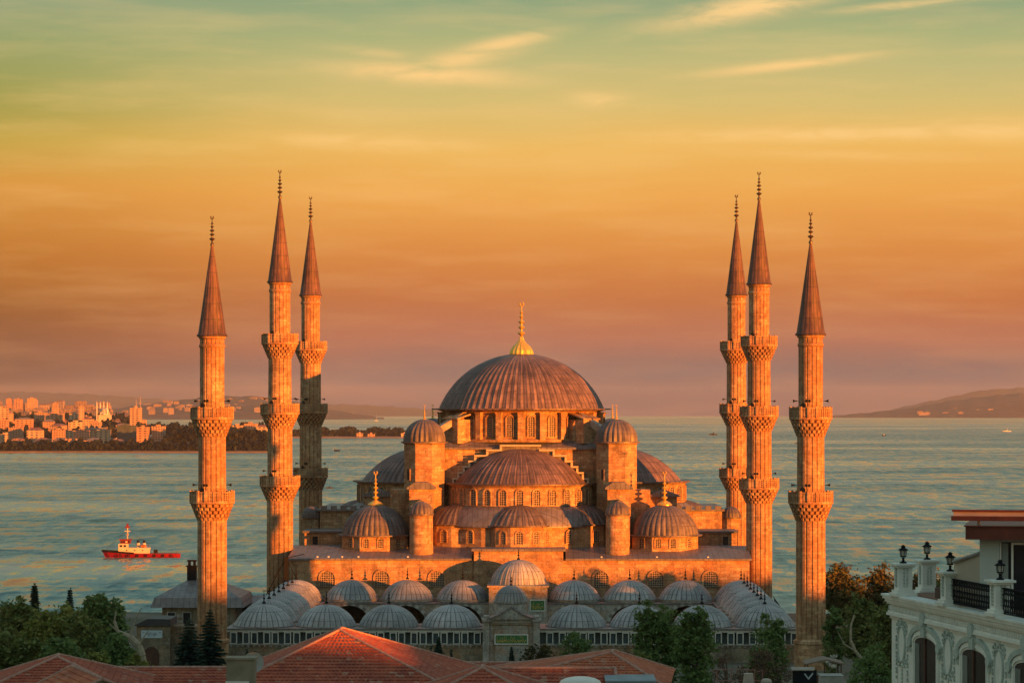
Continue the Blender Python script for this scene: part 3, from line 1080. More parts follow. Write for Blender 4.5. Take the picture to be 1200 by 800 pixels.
def half_dome(cx, cy, facing, front=False):
    """half dome: drum with windows, lead cap, lower ring roof and three exedrae; facing = angle of its axis"""
    r = 10.85
    def P(a, rr):
        a += facing
        return cx + rr * math.sin(a), cy - rr * math.cos(a)
    dr = obj('half_dome_drum', MB().lathe([(r, 13.6), (r, 17.6), (r + .3, 17.8), (r + .6, 17.95)], 72), STONE, hall, (cx, cy, 0))
    hd = obj('half_dome', ribbed(10.0, 5.15, 60, .15, 4, 1.6, 14, 'rib', 18.15), LEAD60, hall, (cx, cy, 0), smooth=True)
    for i in range(-6, 7):
        a = R(13.15 * i)
        x, y = P(a, r + .02)
        window(dr, (x, y, 14.95), 1.0, 2.35, a + facing, frame=.2, depth=.14)
    # skirt roof
    obj('skirt_roof', MB().lathe([(13.9, 11.85), (13.9, 12.05), (13.2, 13.1), (12.2, 14.2), (r, 14.85)], 60), LEAD_F, hall, (cx, cy, 0), smooth=True)
    sk = obj('skirt_wall', MB().lathe([(13.4, 8.7), (13.4, 11.86)], 18, a0=R(5)), STONE, hall, (cx, cy, 0))
    for i, aa in enumerate((0, -60, 60)):
        a = R(aa)
        ex, ey = P(a, 10.2)
        er = 5.0
        ed = obj('exedra_drum', MB().lathe([(er, 8.7), (er, 11.95), (er + .25, 12.05), (er + .25, 12.2)], 12, a0=a + facing + R(15)), STONE, hall, (ex, ey, 0))
        obj('exedra_dome', ribbed(er, 2.95, 32, .12, 4, .3, 10, 'rib', 12.2), LEAD32, ed, (ex, ey, 0), smooth=True)
        for b in (-60, -30, 0, 30, 60):
            q = a + R(b) + facing
            if abs(b) == 60 and abs(aa) == 60: continue
            wx, wy = ex + er * .968 * math.sin(q), ey - er * .968 * math.cos(q)
            window(ed, (wx, wy, 9.45), .95, 1.9, q, frame=.2, depth=.12)
    for aa in (-33, 33):
        a = R(aa)
        x, y = P(a, 13.45)
        window(sk, (x, y, 9.45), .95, 1.9, a + facing, frame=.2, depth=.12)


half_dome(0, 12.0, 0)
half_dome(-14.6, HY, R(-90))
half_dome(14.6, HY, R(90))
# corner domes
for s in (-1, 1):
    for y in (3.0, 45.0):
        x = s * 21.4
        dd = obj('corner_drum', MB().lathe([(5.25, 7.6), (5.25, 10.45), (5.5, 10.55), (5.5, 10.72)], 8, a0=R(22.5)), STONE, hall, (x, y, 0))
        cd = obj('corner_dome', ribbed(5.05, 4.35, 36, .2, 4, .55, 12, 'gore', 10.75), LEAD, hall, (x, y, 0), smooth=True)
        finial(5.7, cd, (x, y, 15.0), GOLD, 'corner')
        if y < 10:
            for q in (-45, 0, 45):
                a = R(q)
                for o_ in ((-.95, .95) if q == 0 else (0,)):
                    wx = x + 4.86 * math.sin(a) + o_ * math.cos(a) * .0 + (o_ * 1.15 if q == 0 else 0)
                    window(dd, (wx, y - 4.86 * math.cos(a), 8.9), .75, 1.45, a, frame=.24, depth=.1)
# round lattice windows low on the front wall, above the arcade
for i in range(9):
    x = (i - 4) * 7.9
    if i == 4: continue
    for o_ in (-3.95,) if i == 0 else (-3.95,):
        xx = x + (3.95 if i < 4 else -3.95)
        window(hall, (xx, -8.02, 3.6), 2.1, 2.3, 0, frame=.28, depth=.16)
# a few floodlights on the lower roof edge
for px in (372, 385, 401, 420, 478, 705, 770, 830):
    p = PY(px, 652, -7.4)
    obj('floodlight', MB().cbox((0, 0, .12), .24, .2, .22), WHITE_PAINT, hall, (p.x, -7.2, 7.75))

# ---------- minarets
PARTS = {}


def part(name, key, mb, m, parent, loc, rz=0.0, smooth=False):
    if key in PARTS:
        return link(name, PARTS[key], parent, loc, rz)
    o = obj(name, mb(), m, parent, loc, rz, smooth)
    PARTS[key] = o.data
    return o


def shaft_mb(r0, r1, z0, z1, top_band=False):
    def f():
        mb = MB()
        nf = 16; sub = 6
        def off(i, k):
            ph = (i % sub)
            return -0.15 * r0 / 1.8 if ph == 0 else 0
        zz = [z0, z0 + .01]
        prof = [(r0 + (r1 - r0) * t, z0 + (z1 - z0) * t) for t in (0, .25, .5, .75, 1)]
        mb.lathe(prof, nf * sub, off=off)
        if top_band:
            mb.lathe([(r1 + .02, z1 - 1.5), (r1 + .12, z1 - 1.4), (r1 + .12, z1 - 1.15), (r1 + .02, z1 - 1.05)], 48)
            mb.lathe([(r1, z1 - .45), (r1 + .18, z1 - .3), (r1 + .22, z1)], 48)
        return mb
    return f


def corbel_mb(r0, r1, h):
    """muqarnas corbel: tiers of little niches widening upwards, top at z=0"""
    def f():
        mb = MB()
        nt_ = 5
        n = 20
        for t in range(nt_):
            ra = r0 + (r1 - r0) * (t / nt_) ** 1.2
            rb = r0 + (r1 - r0) * ((t + 1) / nt_) ** .85
            za, zb = -h + h * t / nt_, -h + h * (t + 1) / nt_
            sh = (t % 2) * .5
            def off(i, k, sh=sh, ra=ra):
                p = ((i + sh * 6) % 6)
                return -.34 * r0 / 1.8 if (p in (2, 3) and k in (1, 2)) else 0
            mb.lathe([(ra, za), (ra + (rb - ra) * .5, za + .12 * h / nt_), (rb - .04, zb - .3 * h / nt_), (rb, zb - .05 * h / nt_), (rb, zb)], n * 6, off=off)
        mb.lathe([(r0 - .1, 0), (r1 + .06, 0), (r1 + .12, .06), (r1 + .12, .2), (r0 - .1, .2)], 48)
        return mb
    return f


def parapet_mb(r, h):
    def f():
        mb = MB()
        n = 16
        for i in range(n):
            a = 2 * PI * (i + .5) / n
            am = 2 * PI * (i + 1) / n
            rr = r * math.cos(PI / n)
            wdt = 2 * r * math.sin(PI / n)
            # panel pierced by two columns of slots
            x, y = rr * math.sin(am), -rr * math.cos(am)
            for u0 in (-.34, -.02, .31):
                cxs = u0 * wdt
                mb.cbox((x + cxs * math.cos(am), y + cxs * math.sin(am), h / 2 + .2), wdt * .17, .1, h, am)
            for k in range(5):
                zz = .2 + h * (k + .5) / 5
                mb.cbox((x, y, zz), wdt * .8, .07, h * .085, am)
            mb.cbox((r * math.sin(a), -r * math.cos(a), h / 2 + .27), .24, .26, h + .18, a)
            mb.cbox((x, y, .2 + .05), wdt, .14, .14, am)
            mb.cbox((x, y, .2 + h), wdt, .17, .1, am)
        return mb
    return f


def horn_mb():
    mb = MB()
    for da in (-.12, .12):
        d = Vector((math.sin(da), -math.cos(da), 0))
        c = Vector((da * 1.6, 0, 0))
        mb.tube(c - d * .1, c + d * .25, .03, .03, 6)
        mb.tube(c + d * .2, c + d * .75, .06, .3, 10)
        mb.tube(c + d * .05, c + d * .25, .1, .1, 8)
    mb.tube((0, .5, -.02), (0, -.15, -.02), .04, .04, 5)
    return mb


def minaret(x, y, balconies, radii, zs, zapex, ztip, label, base=None, dz=0.0, brad=None, ground=-2.2):
    t = thing('minaret', label, 'minaret', (x, y, ground), 0, 'minarets around the mosque')
    bz = [b + dz for b in balconies]          # parapet tops from bottom to top
    zs += dz; zapex += dz; ztip += dz
    z = ground
    ph = 1.3 * (1 if not base else .95)
    ch = 2.05
    L = (x, y, 0)
    prev = ground
    for i, b in enumerate(bz + [zs]):
        last = i == len(bz)
        top = b if last else b - ph - .2
        part('shaft', ('s', round(radii[i], 2), round(prev, 2), round(top, 2)), shaft_mb(radii[i], radii[min(i + 1, len(radii) - 1)] * .3 + radii[i] * .7, prev, top, last), STONE_M, t, L)
        if not last:
            rb = brad[i]
            bo = part('balcony', ('b', rb, round(radii[i], 2), round(top, 2)), lambda: corbel_mb(radii[i] * .98, rb, ch)(), STONE_M, t, (x, y, top))
            part('parapet', ('p', rb, ph), parapet_mb(rb, ph), STONE_M, bo, (x, y, top))
            part('door', ('d', 0), lambda: MB().prism([(-.35, 0), (.35, 0), (.35, 1.6), (0, 1.95), (-.35, 1.6)], -.06, .2), DARK_GLASS, bo,
                 (x - radii[i] * .6, y - radii[i + 1] * .78, top + .2), R(-38))
            if i >= len(bz) - 2 and not (last):
                if i == len(bz) - 1 and base is None: pass
                else:
                    pass
            prev = top
    # loudspeakers on the shaft above the lower balconies
    for i, b in enumerate(bz):
        if len(bz) == 3 and i == 2: continue
        rr = radii[i + 1]
        for k, a in enumerate((-88, -14, 88)):
            a = R(a)
            part('loudspeaker', ('ls',), horn_mb, BLACK_METAL, t, (x + (rr + .2) * math.sin(a), y - (rr + .2) * math.cos(a), b + .85), a).scale = (.62, .62, .62)
    # spire
    rt = radii[-1] + .16
    h = zapex - zs
    def off(i, k): return .07 * (1 - k / 10) if i % 3 == 0 else 0
    mbf = lambda: MB().lathe([(rt + .16, -.12), (rt + .2, .02), (rt + .02, .25)] + [((rt) * (1 - q) + .1 * q, .25 + (h - .25) * q) for q in (.15, .35, .55, .75, .9, 1.0)], 48, off=off)
    sp = part('spire', ('sp', round(rt, 2), round(h, 2)), mbf, LEAD_S, t, (x, y, zs), smooth=True)
    finial(ztip - zapex + .3, sp, (x, y, zapex - .25), BRONZE, ('m', round(ztip - zapex, 1)))
    if base:
        part('plinth', ('pl',), lambda: MB().lathe([(2.0, ground), (2.0, ground + 3.1), (2.14, ground + 3.2), (2.14, ground + 3.5), (1.8, ground + 3.7)], 32), STONE_M, t, L)
    return t


xm = {k: PY(px, 500, Y).x for k, (px, Y) in dict(fl=(248.6, -72), fr=(950, -72), ml=(328, 0), mr=(889.5, 0), bl=(364, 51), br=(863, 51)).items()}
HB = [19.3, 29.9, 40.2]
minaret(xm['ml'], 0, HB, [1.95, 1.84, 1.72, 1.52], 47.9, 60.5, 64.9, 'tall three-balcony minaret fully sunlit at the left front corner of the hall', brad=[2.85, 2.75, 2.6])
minaret(xm['mr'], 0, HB, [1.92, 1.84, 1.72, 1.5], 47.9, 60.5, 64.9, 'tall three-balcony minaret at the right front corner of the hall, partly covering another behind it', dz=-.35, brad=[2.85, 2.75, 2.6])
minaret(xm['bl'], 51, HB, [1.95, 1.82, 1.72, 1.52], 47.9, 60.3, 64.7, 'three-balcony minaret behind the left of the hall, its lower two thirds in grey shadow', brad=[2.75, 2.7, 2.6])
minaret(xm['br'], 51, HB, [1.7, 1.66, 1.62, 1.46], 47.9, 60.3, 65.0, 'three-balcony minaret behind the right of the hall, half hidden by the nearer one', brad=[2.75, 2.7, 2.6])
FB = [19.3, 29.5]
minaret(xm['fl'], -72, FB, [1.8, 1.7, 1.48], 38.3, 49.5, 53.3, 'shorter two-balcony minaret at the far left, beside the lead-roofed pavilion', brad=[2.62, 2.5], base=True)
minaret(xm['fr'], -72, FB, [1.8, 1.68, 1.48], 38.4, 49.7, 53.7, 'shorter two-balcony minaret at the far right, beside the reddish trees', brad=[2.62, 2.5], base=True)

# ---------- courtyard with its domed arcades
YB, YF = -14.0, -59.0
PX = 7.9
court = thing('courtyard_arcade', 'walled arcade courtyard ringed by small grey lead domes in front of the prayer hall', 'courtyard', (0, -36, -2.2))
HW = 4 * PX + 3.95 + .15
ZR = 1.55            # roof level
mb = MB()
mb.box(-HW, HW, YF - 4.1, YF - 3.3, -2.2, -.1)                # front wall below the gallery
mb.box(-HW, -HW + .8, YF - 3.3, YB + 4, -2.2, ZR)
mb.box(HW - .8, HW, YF - 3.3, YB + 4, -2.2, ZR)
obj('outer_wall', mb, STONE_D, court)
obj('string_course', MB().box(-HW - .12, HW + .12, YF - 4.3, YF - 3.3, -.1, .07), STONE_PALE, court)
mb = MB()
for k in range(100):
    x = -HW + .4 + k * (2 * HW - .8) / 99
    mb.box(x - .12, x + .12, YF - 4.24, YF - 4.08, -.33, -.11)
obj('corbel_table', mb, STONE_PALE, court)
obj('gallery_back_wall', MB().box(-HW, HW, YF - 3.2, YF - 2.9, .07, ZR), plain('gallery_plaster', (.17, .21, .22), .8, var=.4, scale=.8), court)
mb = MB()
mb.box(-HW - .25, HW + .25, YF - 4.45, YF + 4, ZR + .28, ZR + .45)
mb.box(-HW - .25, -HW + 8.2, YF + 4, YB + 5.9, ZR + .28, ZR + .45)
mb.box(HW - 8.2, HW + .25, YF + 4, YB + 5.9, ZR + .28, ZR + .45)
mb.box(-HW + 8.2, HW - 8.2, YB - 4.2, YB + 5.9, ZR + .28, ZR + .45)
obj('arcade_roof', mb, LEAD_F, court)
obj('eaves', MB().box(-HW - .1, HW + .1, YF - 4.3, YF - 3.0, ZR, ZR + .275), WHITE_STONE, court)
gc_ = PY(599, 740, -64.6).x
# window strip of the upper gallery, six narrow frames to a bay
for i in range(9):
    for j in range(6):
        x = (i - 4) * PX + (j - 2.5) * 1.3 + (.13 if j % 2 else -.13)
        if abs(x - gc_) < 3.9: continue
        window(court, (x, YF - 4.0, .13), .62, 1.28, 0, frame=.13, depth=.26, rect=True, fm=WHITE_STONE, pm=BLUE_GLASS)
# inner arcades: walls with arches facing the court
mb = MB()
def arch_wall(mb, x0, x1, y, z0, z1, r, zsp, th=.7):
    n = 10
    c = (x0 + x1) / 2
    pts = [(x0, z0), (c - r, z0)] + [(c - r * math.cos(PI * i / n), zsp + r * 1.05 * math.sin(PI * i / n)) for i in range(n + 1)] + [(c + r, z0), (x1, z0), (x1, z1), (x0, z1)]
    # split to quads strips
    arc = [(c - r * math.cos(PI * i / n), zsp + r * 1.05 * math.sin(PI * i / n)) for i in range(n + 1)]
    mb.box(x0, c - r, y, y + th, z0, z1)
    mb.box(c + r, x1, y, y + th, z0, z1)
    for (xa, za), (xb, zb) in zip(arc[:-1], arc[1:]):
        mb.add([(xa, y, za), (xb, y, zb), (xb, y, z1), (xa, y, z1), (xa, y + th, za), (xb, y + th, zb)], [(0, 1, 2, 3), (0, 4, 5, 1)])
for i in range(1, 8):
    arch_wall(mb, (i - 4.5) * PX, (i - 3.5) * PX, YB - 4.1, -2.2, ZR + .25, 3.0, -1.5)
obj('inner_arcade', mb, STONE_PALE, court)
m, g = mat('striped_voussoirs')
a_, z_, pos_ = polar_uv(g)
tcn = g.n('ShaderNodeTexCoord'); x_, y_, zz_ = g.xyz(tcn.outputs['Object'])
an = g.m('ARCTAN2', zz_, x_)
st = g.m('GREATER_THAN', g.m('FRACT', g.m('MULTIPLY', an, 3.0)), .5)
g.put(g.p.inputs['Base Color'], g.mix(st, (.42, .4, .36, 1), (.2, .17, .15, 1)))
VOUS = m
for i in range(1, 8):
    mb = MB()
    for k in range(14):
        t0, t1 = PI * k / 14, PI * (k + 1) / 14
        vs = []
        for t in (t0, t1):
            for r_ in (3.0, 3.45):
                vs.append((-r_ * math.cos(t), 0, r_ * 1.05 * math.sin(t)))
        mb.add(vs, [(0, 2, 3, 1)])
    obj('striped_arch', mb, VOUS, court, ((i - 4) * PX, YB - 4.16, -1.5))
# arcade domes
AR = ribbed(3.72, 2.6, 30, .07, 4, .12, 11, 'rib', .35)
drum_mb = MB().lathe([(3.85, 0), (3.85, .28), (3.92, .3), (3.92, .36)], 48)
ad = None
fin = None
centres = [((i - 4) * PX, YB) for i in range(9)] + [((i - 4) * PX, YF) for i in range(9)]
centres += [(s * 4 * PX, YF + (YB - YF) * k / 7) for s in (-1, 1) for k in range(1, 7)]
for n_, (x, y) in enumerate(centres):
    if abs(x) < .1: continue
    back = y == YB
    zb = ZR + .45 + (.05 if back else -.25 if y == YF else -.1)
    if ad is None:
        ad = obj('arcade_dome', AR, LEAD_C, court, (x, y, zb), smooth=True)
        obj('drum_ring', drum_mb, STONE_PALE, ad, (x, y, zb))
        fb = MB().lathe([(.28, 0), (.22, .15), (.08, .3), (.06, .5), (.17, .65), (.06, .8), (.05, .95), (.12, 1.05), (.04, 1.2), (.03, 1.55), (0, 1.6)], 8)
        fin = obj('finial', fb, BLACK_METAL, ad, (x, y, zb + 3.05))
    else:
        c = copy_tree(ad, court)
        c.location = Vector((x, y, zb)) - WL[court.name]
# raised middle bay at the hall door
pb = obj('portal_block', MB().box(-4.1, 4.1, YB - 4.7, YB + 4.0, -2.2, 4.25), STONE_PALE, court)
mb = MB().box(-4.35, 4.35, YB - 4.95, YB + 4.2, 4.25, 4.5)
obj('portal_cornice', mb, STONE_PALE, pb)
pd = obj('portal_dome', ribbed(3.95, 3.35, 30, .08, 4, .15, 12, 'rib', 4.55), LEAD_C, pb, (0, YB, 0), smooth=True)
obj('finial', fb, BLACK_METAL, pd, (0, YB, 7.85))


def inscription(parent, p, w, h, seed, m_frame=WHITE_STONE):
    """green enamel panel with gilt interlaced script in a pale frame"""
    pn = obj('inscription_panel', MB().box(-w / 2, w / 2, 0, .1, 0, h), GREEN_PANEL, parent, p)
    f = .16
    mb = MB().box(-w / 2 - f, w / 2 + f, -.05, .1, -f, 0).box(-w / 2 - f, w / 2 + f, -.05, .1, h, h + f).box(-w / 2 - f, -w / 2, -.05, .1, 0, h).box(w / 2, w / 2 + f, -.05, .1, 0, h)
    obj('panel_frame', mb, m_frame, pn, p)
    r = random.Random(seed)
    mb = MB()
    n = int(w / .26)
    for k in range(n):
        x0 = -w / 2 + .15 + (w - .3) * k / n
        kind = r.random()
        if kind < .45:      # upright
            zt = h * r.uniform(.6, .9)
            mb.path([(x0, -.03, h * .15), (x0 + .03, -.03, zt)], .028, 4)
        pts = [(x0 + .3 * t, -.03, h * (.3 + r.uniform(-.06, .06)) + h * .16 * math.sin(6.3 * t + kind * 6)) for t in np.linspace(0, 1, 7)]
        mb.path(pts, .03, 4)
        if kind > .6:
            c = (x0 + .1, h * r.uniform(.5, .8))
            mb.path([(c[0] + .1 * math.cos(t), -.03, c[1] + .1 * math.sin(t)) for t in np.linspace(0, 5, 7)], .024, 4)
    obj('gilt_lettering', mb, GILT_PAINT, pn, p)


inscription(pb, (PY(630, 710, YB - 4.8).x, YB - 4.82, 1.05), 1.9, 1.35, 3)
obj('portal_pediment', MB().prism([(-4.0, 3.3), (4.0, 3.3), (0, 4.2)], YB - 4.78, YB - 4.71), STONE_D, pb)

# gatehouse in the front wall
GY = -64.6
gx0, gx1 = PY(565.5, 740, GY).x, PY(633, 740, GY).x
gc = (gx0 + gx1) / 2
gw = (gx1 - gx0) / 2
gate = obj('gatehouse', MB().box(gx0 + .9, gx1 - .9, GY + .12, YF - 2, -2.2, 3.2), STONE_PALE, court)
for xx in (gx0 + .45, gx1 - .45):
    mb = MB().box(xx - .42, xx + .42, GY - .15, GY + 2.5, -2.2, 2.95)
    mb.box(xx - .55, xx + .55, GY - .28, GY + 2.6, 2.95, 3.25)
    mb.box(xx - .32, xx + .32, GY - .02, GY + 2.3, 3.25, 3.65)
    obj('gate_pier', mb, STONE_PALE, gate)
pts = [(-3.1, 3.25), (3.1, 3.25)]
for t in np.linspace(1, -1, 21):
    pts.append((t * 3.05, 3.3 + 1.42 * (1 - abs(t)) ** 1.5))
mb = MB().prism([(gc + x, z) for x, z in pts], GY - .1, GY + .9)
obj('concave_gable', mb, STONE_PALE, gate)
pts2 = [(gc + x, z) for x, z in pts[2:]]
mb = MB()
for (xa, za), (xb, zb) in zip(pts2[:-1], pts2[1:]):
    mb.add([(xa, GY - .28, za), (xb, GY - .28, zb), (xb, GY - .28, zb + .12), (xa, GY - .28, za + .12), (xb, GY + 3.2, zb + .12), (xa, GY + 3.2, za + .12), (xa, GY - .1, za), (xb, GY - .1, zb)],
           [(0, 3, 2, 1), (3, 5, 4, 2), (0, 1, 7, 6)])
obj('gable_roof', mb, LEAD_F, gate)
obj('gate_moulding', MB().box(gx0 + .95, gx1 - .95, GY - .02, GY + .11, 2.55, 2.8).box(gx0 + 1.35, gx0 + 1.5, GY, GY + .11, -2.2, 2.5).box(gx1 - 1.5, gx1 - 1.35, GY, GY + .11, -2.2, 2.5), STONE_D, gate)
inscription(gate, (gc, GY + .02, .28), 3.9, 1.0, 8)
gd = obj('gate_drum', MB().lathe([(2.1, 3.1), (2.1, 5.0), (2.25, 5.1), (2.25, 5.3)], 16, cap=True), STONE_PALE, gate, (gc - .1, -60.6, 0))
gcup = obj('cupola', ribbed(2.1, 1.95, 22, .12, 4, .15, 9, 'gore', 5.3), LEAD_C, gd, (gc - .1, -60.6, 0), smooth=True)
obj('finial', fb, BLACK_METAL, gcup, (gc - .1, -60.6, 7.1))

# lighting mast with stay cables at the left corner of the hall
mp = PY(335.5, 690, -10.5)
mast = thing('cable_mast', 'black mast with stay cables at the left end of the hall front wall', 'mast', (mp.x, -10.5, 1.6))
z0, z1 = 1.6, PY(335, 652, -10.5).z
obj('post', MB().box(-.3, .3, -.3, .3, z0, z1), BLACK_METAL, mast, (mp.x, -10.5, 0))
mb = MB()
for dx_, dz_ in ((-3.2, 2.0), (3.0, 1.9), (-1.8, 5.0), (2.6, z1 + 1.4 - 1.0)):
    mb.tube((0, 0, z1 - .2), (dx_, -.2, dz_), .05, .05, 4)
mb.tube((0, 0, z1 - .3), (.9, -.1, z1 + 1.1), .06, .05, 4)
mb.tube((-3.4, -.1, 3.2), (3.6, -.1, 3.2), .05, .05, 4)
obj('stay_cable', mb, BLACK_METAL, mast, (mp.x, -10.5, 0))
for i, px in enumerate((341,)):
    pass

# ---------- imperial pavilion on the left and the sign building
AY = -38.0
pv_ = thing('pavilion', 'two-storey stone pavilion with a wide hipped lead roof and chimney, behind the far left minaret', 'pavilion', (PY(230, 700, AY).x, AY + 6, -2.2))
ex0, ex1 = PY(176, 712, AY - 1).x, PY(268, 712, AY - 1).x
ze = ZD(712, AY - 1 - CY)
zt = PY(230, 678, AY + 6).z
mb = MB()
xa, xb = ex0, ex1 + 2
yA, yB = AY - 1, AY + 13
hx0, hx1 = PY(222, 678, AY + 6).x, PY(250, 678, AY + 6).x
xm1, xm2 = PY(192, 690, AY + 2).x, PY(275, 690, AY + 2).x
zm = ze + (zt - ze) * .38
mb.add([(xa, yA, ze), (xb, yA, ze), (xb, yB, ze), (xa, yB, ze), (xa + .5, yA + .5, ze + 1.3), (xb - .5, yA + .5, ze + 1.3), (xb - .5, yB - .5, ze + 1.3), (xa + .5, yB - .5, ze + 1.3),
        (hx0, AY + 6, zt), (hx1, AY + 6, zt)],
       [(0, 1, 5, 4), (1, 2, 6, 5), (2, 3, 7, 6), (3, 0, 4, 7), (4, 5, 9, 8), (5, 6, 9), (6, 7, 8, 9), (7, 4, 8), (3, 2, 1, 0)])
obj('roof', mb, LEAD_F, pv_)
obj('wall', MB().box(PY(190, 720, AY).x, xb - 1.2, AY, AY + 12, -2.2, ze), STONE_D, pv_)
for px in (201, 211, 219):
    q = PY(px, 732, AY)
    if px != 211:
        window(pv_, (q.x, AY - .03, ZD(731, AY - CY)), .95, 1.5, 0, frame=.14, rect=True, pm=DARK_GLASS, fm=STONE_PALE)
    else:
        obj('wall_panel', MB().box(-.45, .45, -.06, .05, .1, .5).box(-.45, .45, -.06, .05, .85, 1.3), STONE_PALE, pv_, (q.x, AY - .02, ZD(731, AY - CY)))
q = PY(217, 760, AY - 4)
obj('porch', MB().box(q.x - 3.2, q.x + 3.2, AY - 4, AY - .01, -2.2, ZD(733, AY - 4 - CY)), STONE_D, pv_)
obj('archway', MB().prism([(q.x - 1.4 + 2.8 * t, z) for t, z in ((0, -2.2), (1, -2.2), (1, -.2), (.85, .6), (.5, 1.0), (.15, .6), (0, -.2))], AY - 4.06, AY - 3.9), DARK_GLASS, pv_)
q = PY(225, 670, AY + 6)
ch = obj('chimney', MB().box(-.62, .62, -.5, .5, -1.5, 1.0).box(-.75, .75, -.6, .6, 1.0, 1.15).box(-.5, -.2, -.4, .4, 1.15, 1.7).box(.2, .5, -.4, .4, 1.15, 1.7).box(-.6, .6, -.5, .5, 1.7, 1.9), BLACK_METAL, pv_, (q.x, AY + 6, PY(225, 672, AY + 6).z))
# low lead-roofed wing to the right
wx0, wx1 = PY(266, 700, AY + 8).x, PY(348, 700, AY + 8).x
zw = ZD(710.5, AY + 8 - CY); zw2 = ZD(697, AY + 13 - CY)
mb = MB().add([(wx0, AY + 8, zw), (wx1, AY + 8, zw), (wx1, AY + 13, zw2), (wx0, AY + 13, zw2), (wx0, AY + 8, zw - .2), (wx1, AY + 8, zw - .2)], [(0, 1, 2, 3), (4, 5, 1, 0)])
obj('wing_roof', mb, LEAD_F, pv_)
obj('wing_wall', MB().box(wx0 + .2, wx1, AY + 9, AY + 14, -2.2, zw + .15), STONE_D, pv_)

BY = -70.0
sx0, sx1 = PY(160, 760, BY).x, PY(199, 760, BY).x
sb = thing('gate_lodge', 'small stone lodge with an arched brown door under a pale blue sign', 'lodge', ((sx0 + sx1) / 2, BY, -2.2))
zr = ZD(733, BY - CY)
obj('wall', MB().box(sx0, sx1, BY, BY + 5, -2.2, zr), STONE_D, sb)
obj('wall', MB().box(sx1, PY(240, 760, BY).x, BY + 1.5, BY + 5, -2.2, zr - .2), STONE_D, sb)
obj('roof', MB().prism([(sx0 - .4, zr), (sx1 + .2, zr), (sx1 + .1, zr + .8), (sx0 + 1.4, zr + .85)], BY - .4, BY + 5.4), plain('dark_lead', (.05, .05, .055), .6), sb)
q = PY(177.5, 760, BY)
obj('door', MB().prism([(-.95, 0), (.95, 0), (.95, 1.35), (.8, 1.85), (.4, 2.2), (0, 2.3), (-.4, 2.2), (-.8, 1.85), (-.95, 1.35)], -.08, .1), WOOD_DARK, sb, (q.x, BY, -2.0))
q2 = PY(178, 742.5, BY)
sg = obj('sign', MB().box(-1.3, 1.3, -.14, -.02, -.47, .47), SIGN_BLUE, sb, (q2.x, BY, q2.z))
mb = MB()
for zz, w_ in ((.16, .62), (-.02, .8), (-.2, .5)):
    n = int(w_ / .055)
    r = random.Random(int(w_ * 100))
    for k in range(n):
        if r.random() < .15: continue
        xx = -w_ + 2 * w_ * k / n
        mb.box(xx, xx + .07, -.155, -.145, zz - .05, zz + .05 * r.uniform(.4, 1))
obj('sign_lettering', mb, BLACK_METAL, sg, (q2.x, BY, q2.z))
for s in (-1, 1):
    obj('emblem', MB().lathe([(.01, 0), (.13, 0), (.13, .03), (.01, .03)], 12), BLACK_METAL, sg, (q2.x + s * 1.0, BY - .17, q2.z + .2))

# covered stair along the right wall of the courtyard
sp0, sp1 = PY(905, 700, -14), PY(926, 732, -40)
st_ = thing('covered_stair', 'dark sloping covered stair between the right courtyard wall and the near right minaret', 'stair', (PY(915, 720, -30).x, -30, -2.2))
x0_, x1_ = PY(907, 700, -26).x, PY(927, 720, -26).x
mb = MB().add([(x0_, -26, PY(904, 699, -26).z), (x1_, -26, PY(927, 728, -26).z), (x1_, -22, PY(927, 728, -26).z), (x0_, -22, PY(904, 699, -26).z)], [(0, 1, 2, 3)])
mb.add([(x0_, -26, PY(904, 699, -26).z), (x1_, -26, PY(927, 728, -26).z), (x1_, -26, PY(927, 728, -26).z - .6), (x0_, -26, PY(904, 699, -26).z - .6)], [(0, 3, 2, 1)])
obj('roof', mb, plain('dark_lead_sheet', (.06, .06, .065), .6), st_)
obj('side_wall', MB().add([(x0_, -25.9, PY(904, 699, -26).z - .6), (x1_, -25.9, PY(927, 728, -26).z - .6), (x1_, -25.9, -2.2), (x0_, -25.9, -2.2)], [(0, 3, 2, 1)]), STONE_D, st_)

# ------------------------------------------------------------------ far shore: city blocks, wood, boats
def city_z(px, d):
    return ZD(city_y(px, d), d)


def block(px0, px1, ytop, ybot, d, m, label, group, name='apartment_building', roof='flat', depth=16.0, sink=6.0, rot=0.0):
    a, b = PD(px0, ybot, d), PD(px1, ybot, d)
    w = (b - a).length
    c = (a + b) / 2
    zt, zb = ZD(ytop, d), ZD(ybot, d)
    h = zt - zb
    o = thing_mesh(w, h, depth, roof, m, name, (c.x, c.y, zb), rot, sink)
    return tag(o, label, 'apartment block' if name == 'apartment_building' else 'building', group)


def thing_mesh(w, h, dp, roof, m, name, loc, rot, sink):
    mb = MB()
    mb.box(-w / 2, w / 2, 0, dp, -sink, h)
    if roof == 'hip':
        o = 0.5
        rh = min(w, dp) * .22
        mb.add([(-w / 2 - o, -o, h + .02), (w / 2 + o, -o, h + .02), (w / 2 + o, dp + o, h + .02), (-w / 2 - o, dp + o, h + .02), (-w / 2 + w * .28, dp / 2, h + rh), (w / 2 - w * .28, dp / 2, h + rh)],
               [(0, 1, 5, 4), (1, 2, 5), (2, 3, 4, 5), (3, 0, 4), (3, 2, 1, 0)])
    else:
        mb.box(-w / 2 - .3, w / 2 + .3, -.3, dp + .3, h + .01, h + .9)
        mb.box(-w * .2, w * .12, dp * .3, dp * .7, h + .92, h + 3.2)
    return obj(name, mb, m, None, loc, rot)


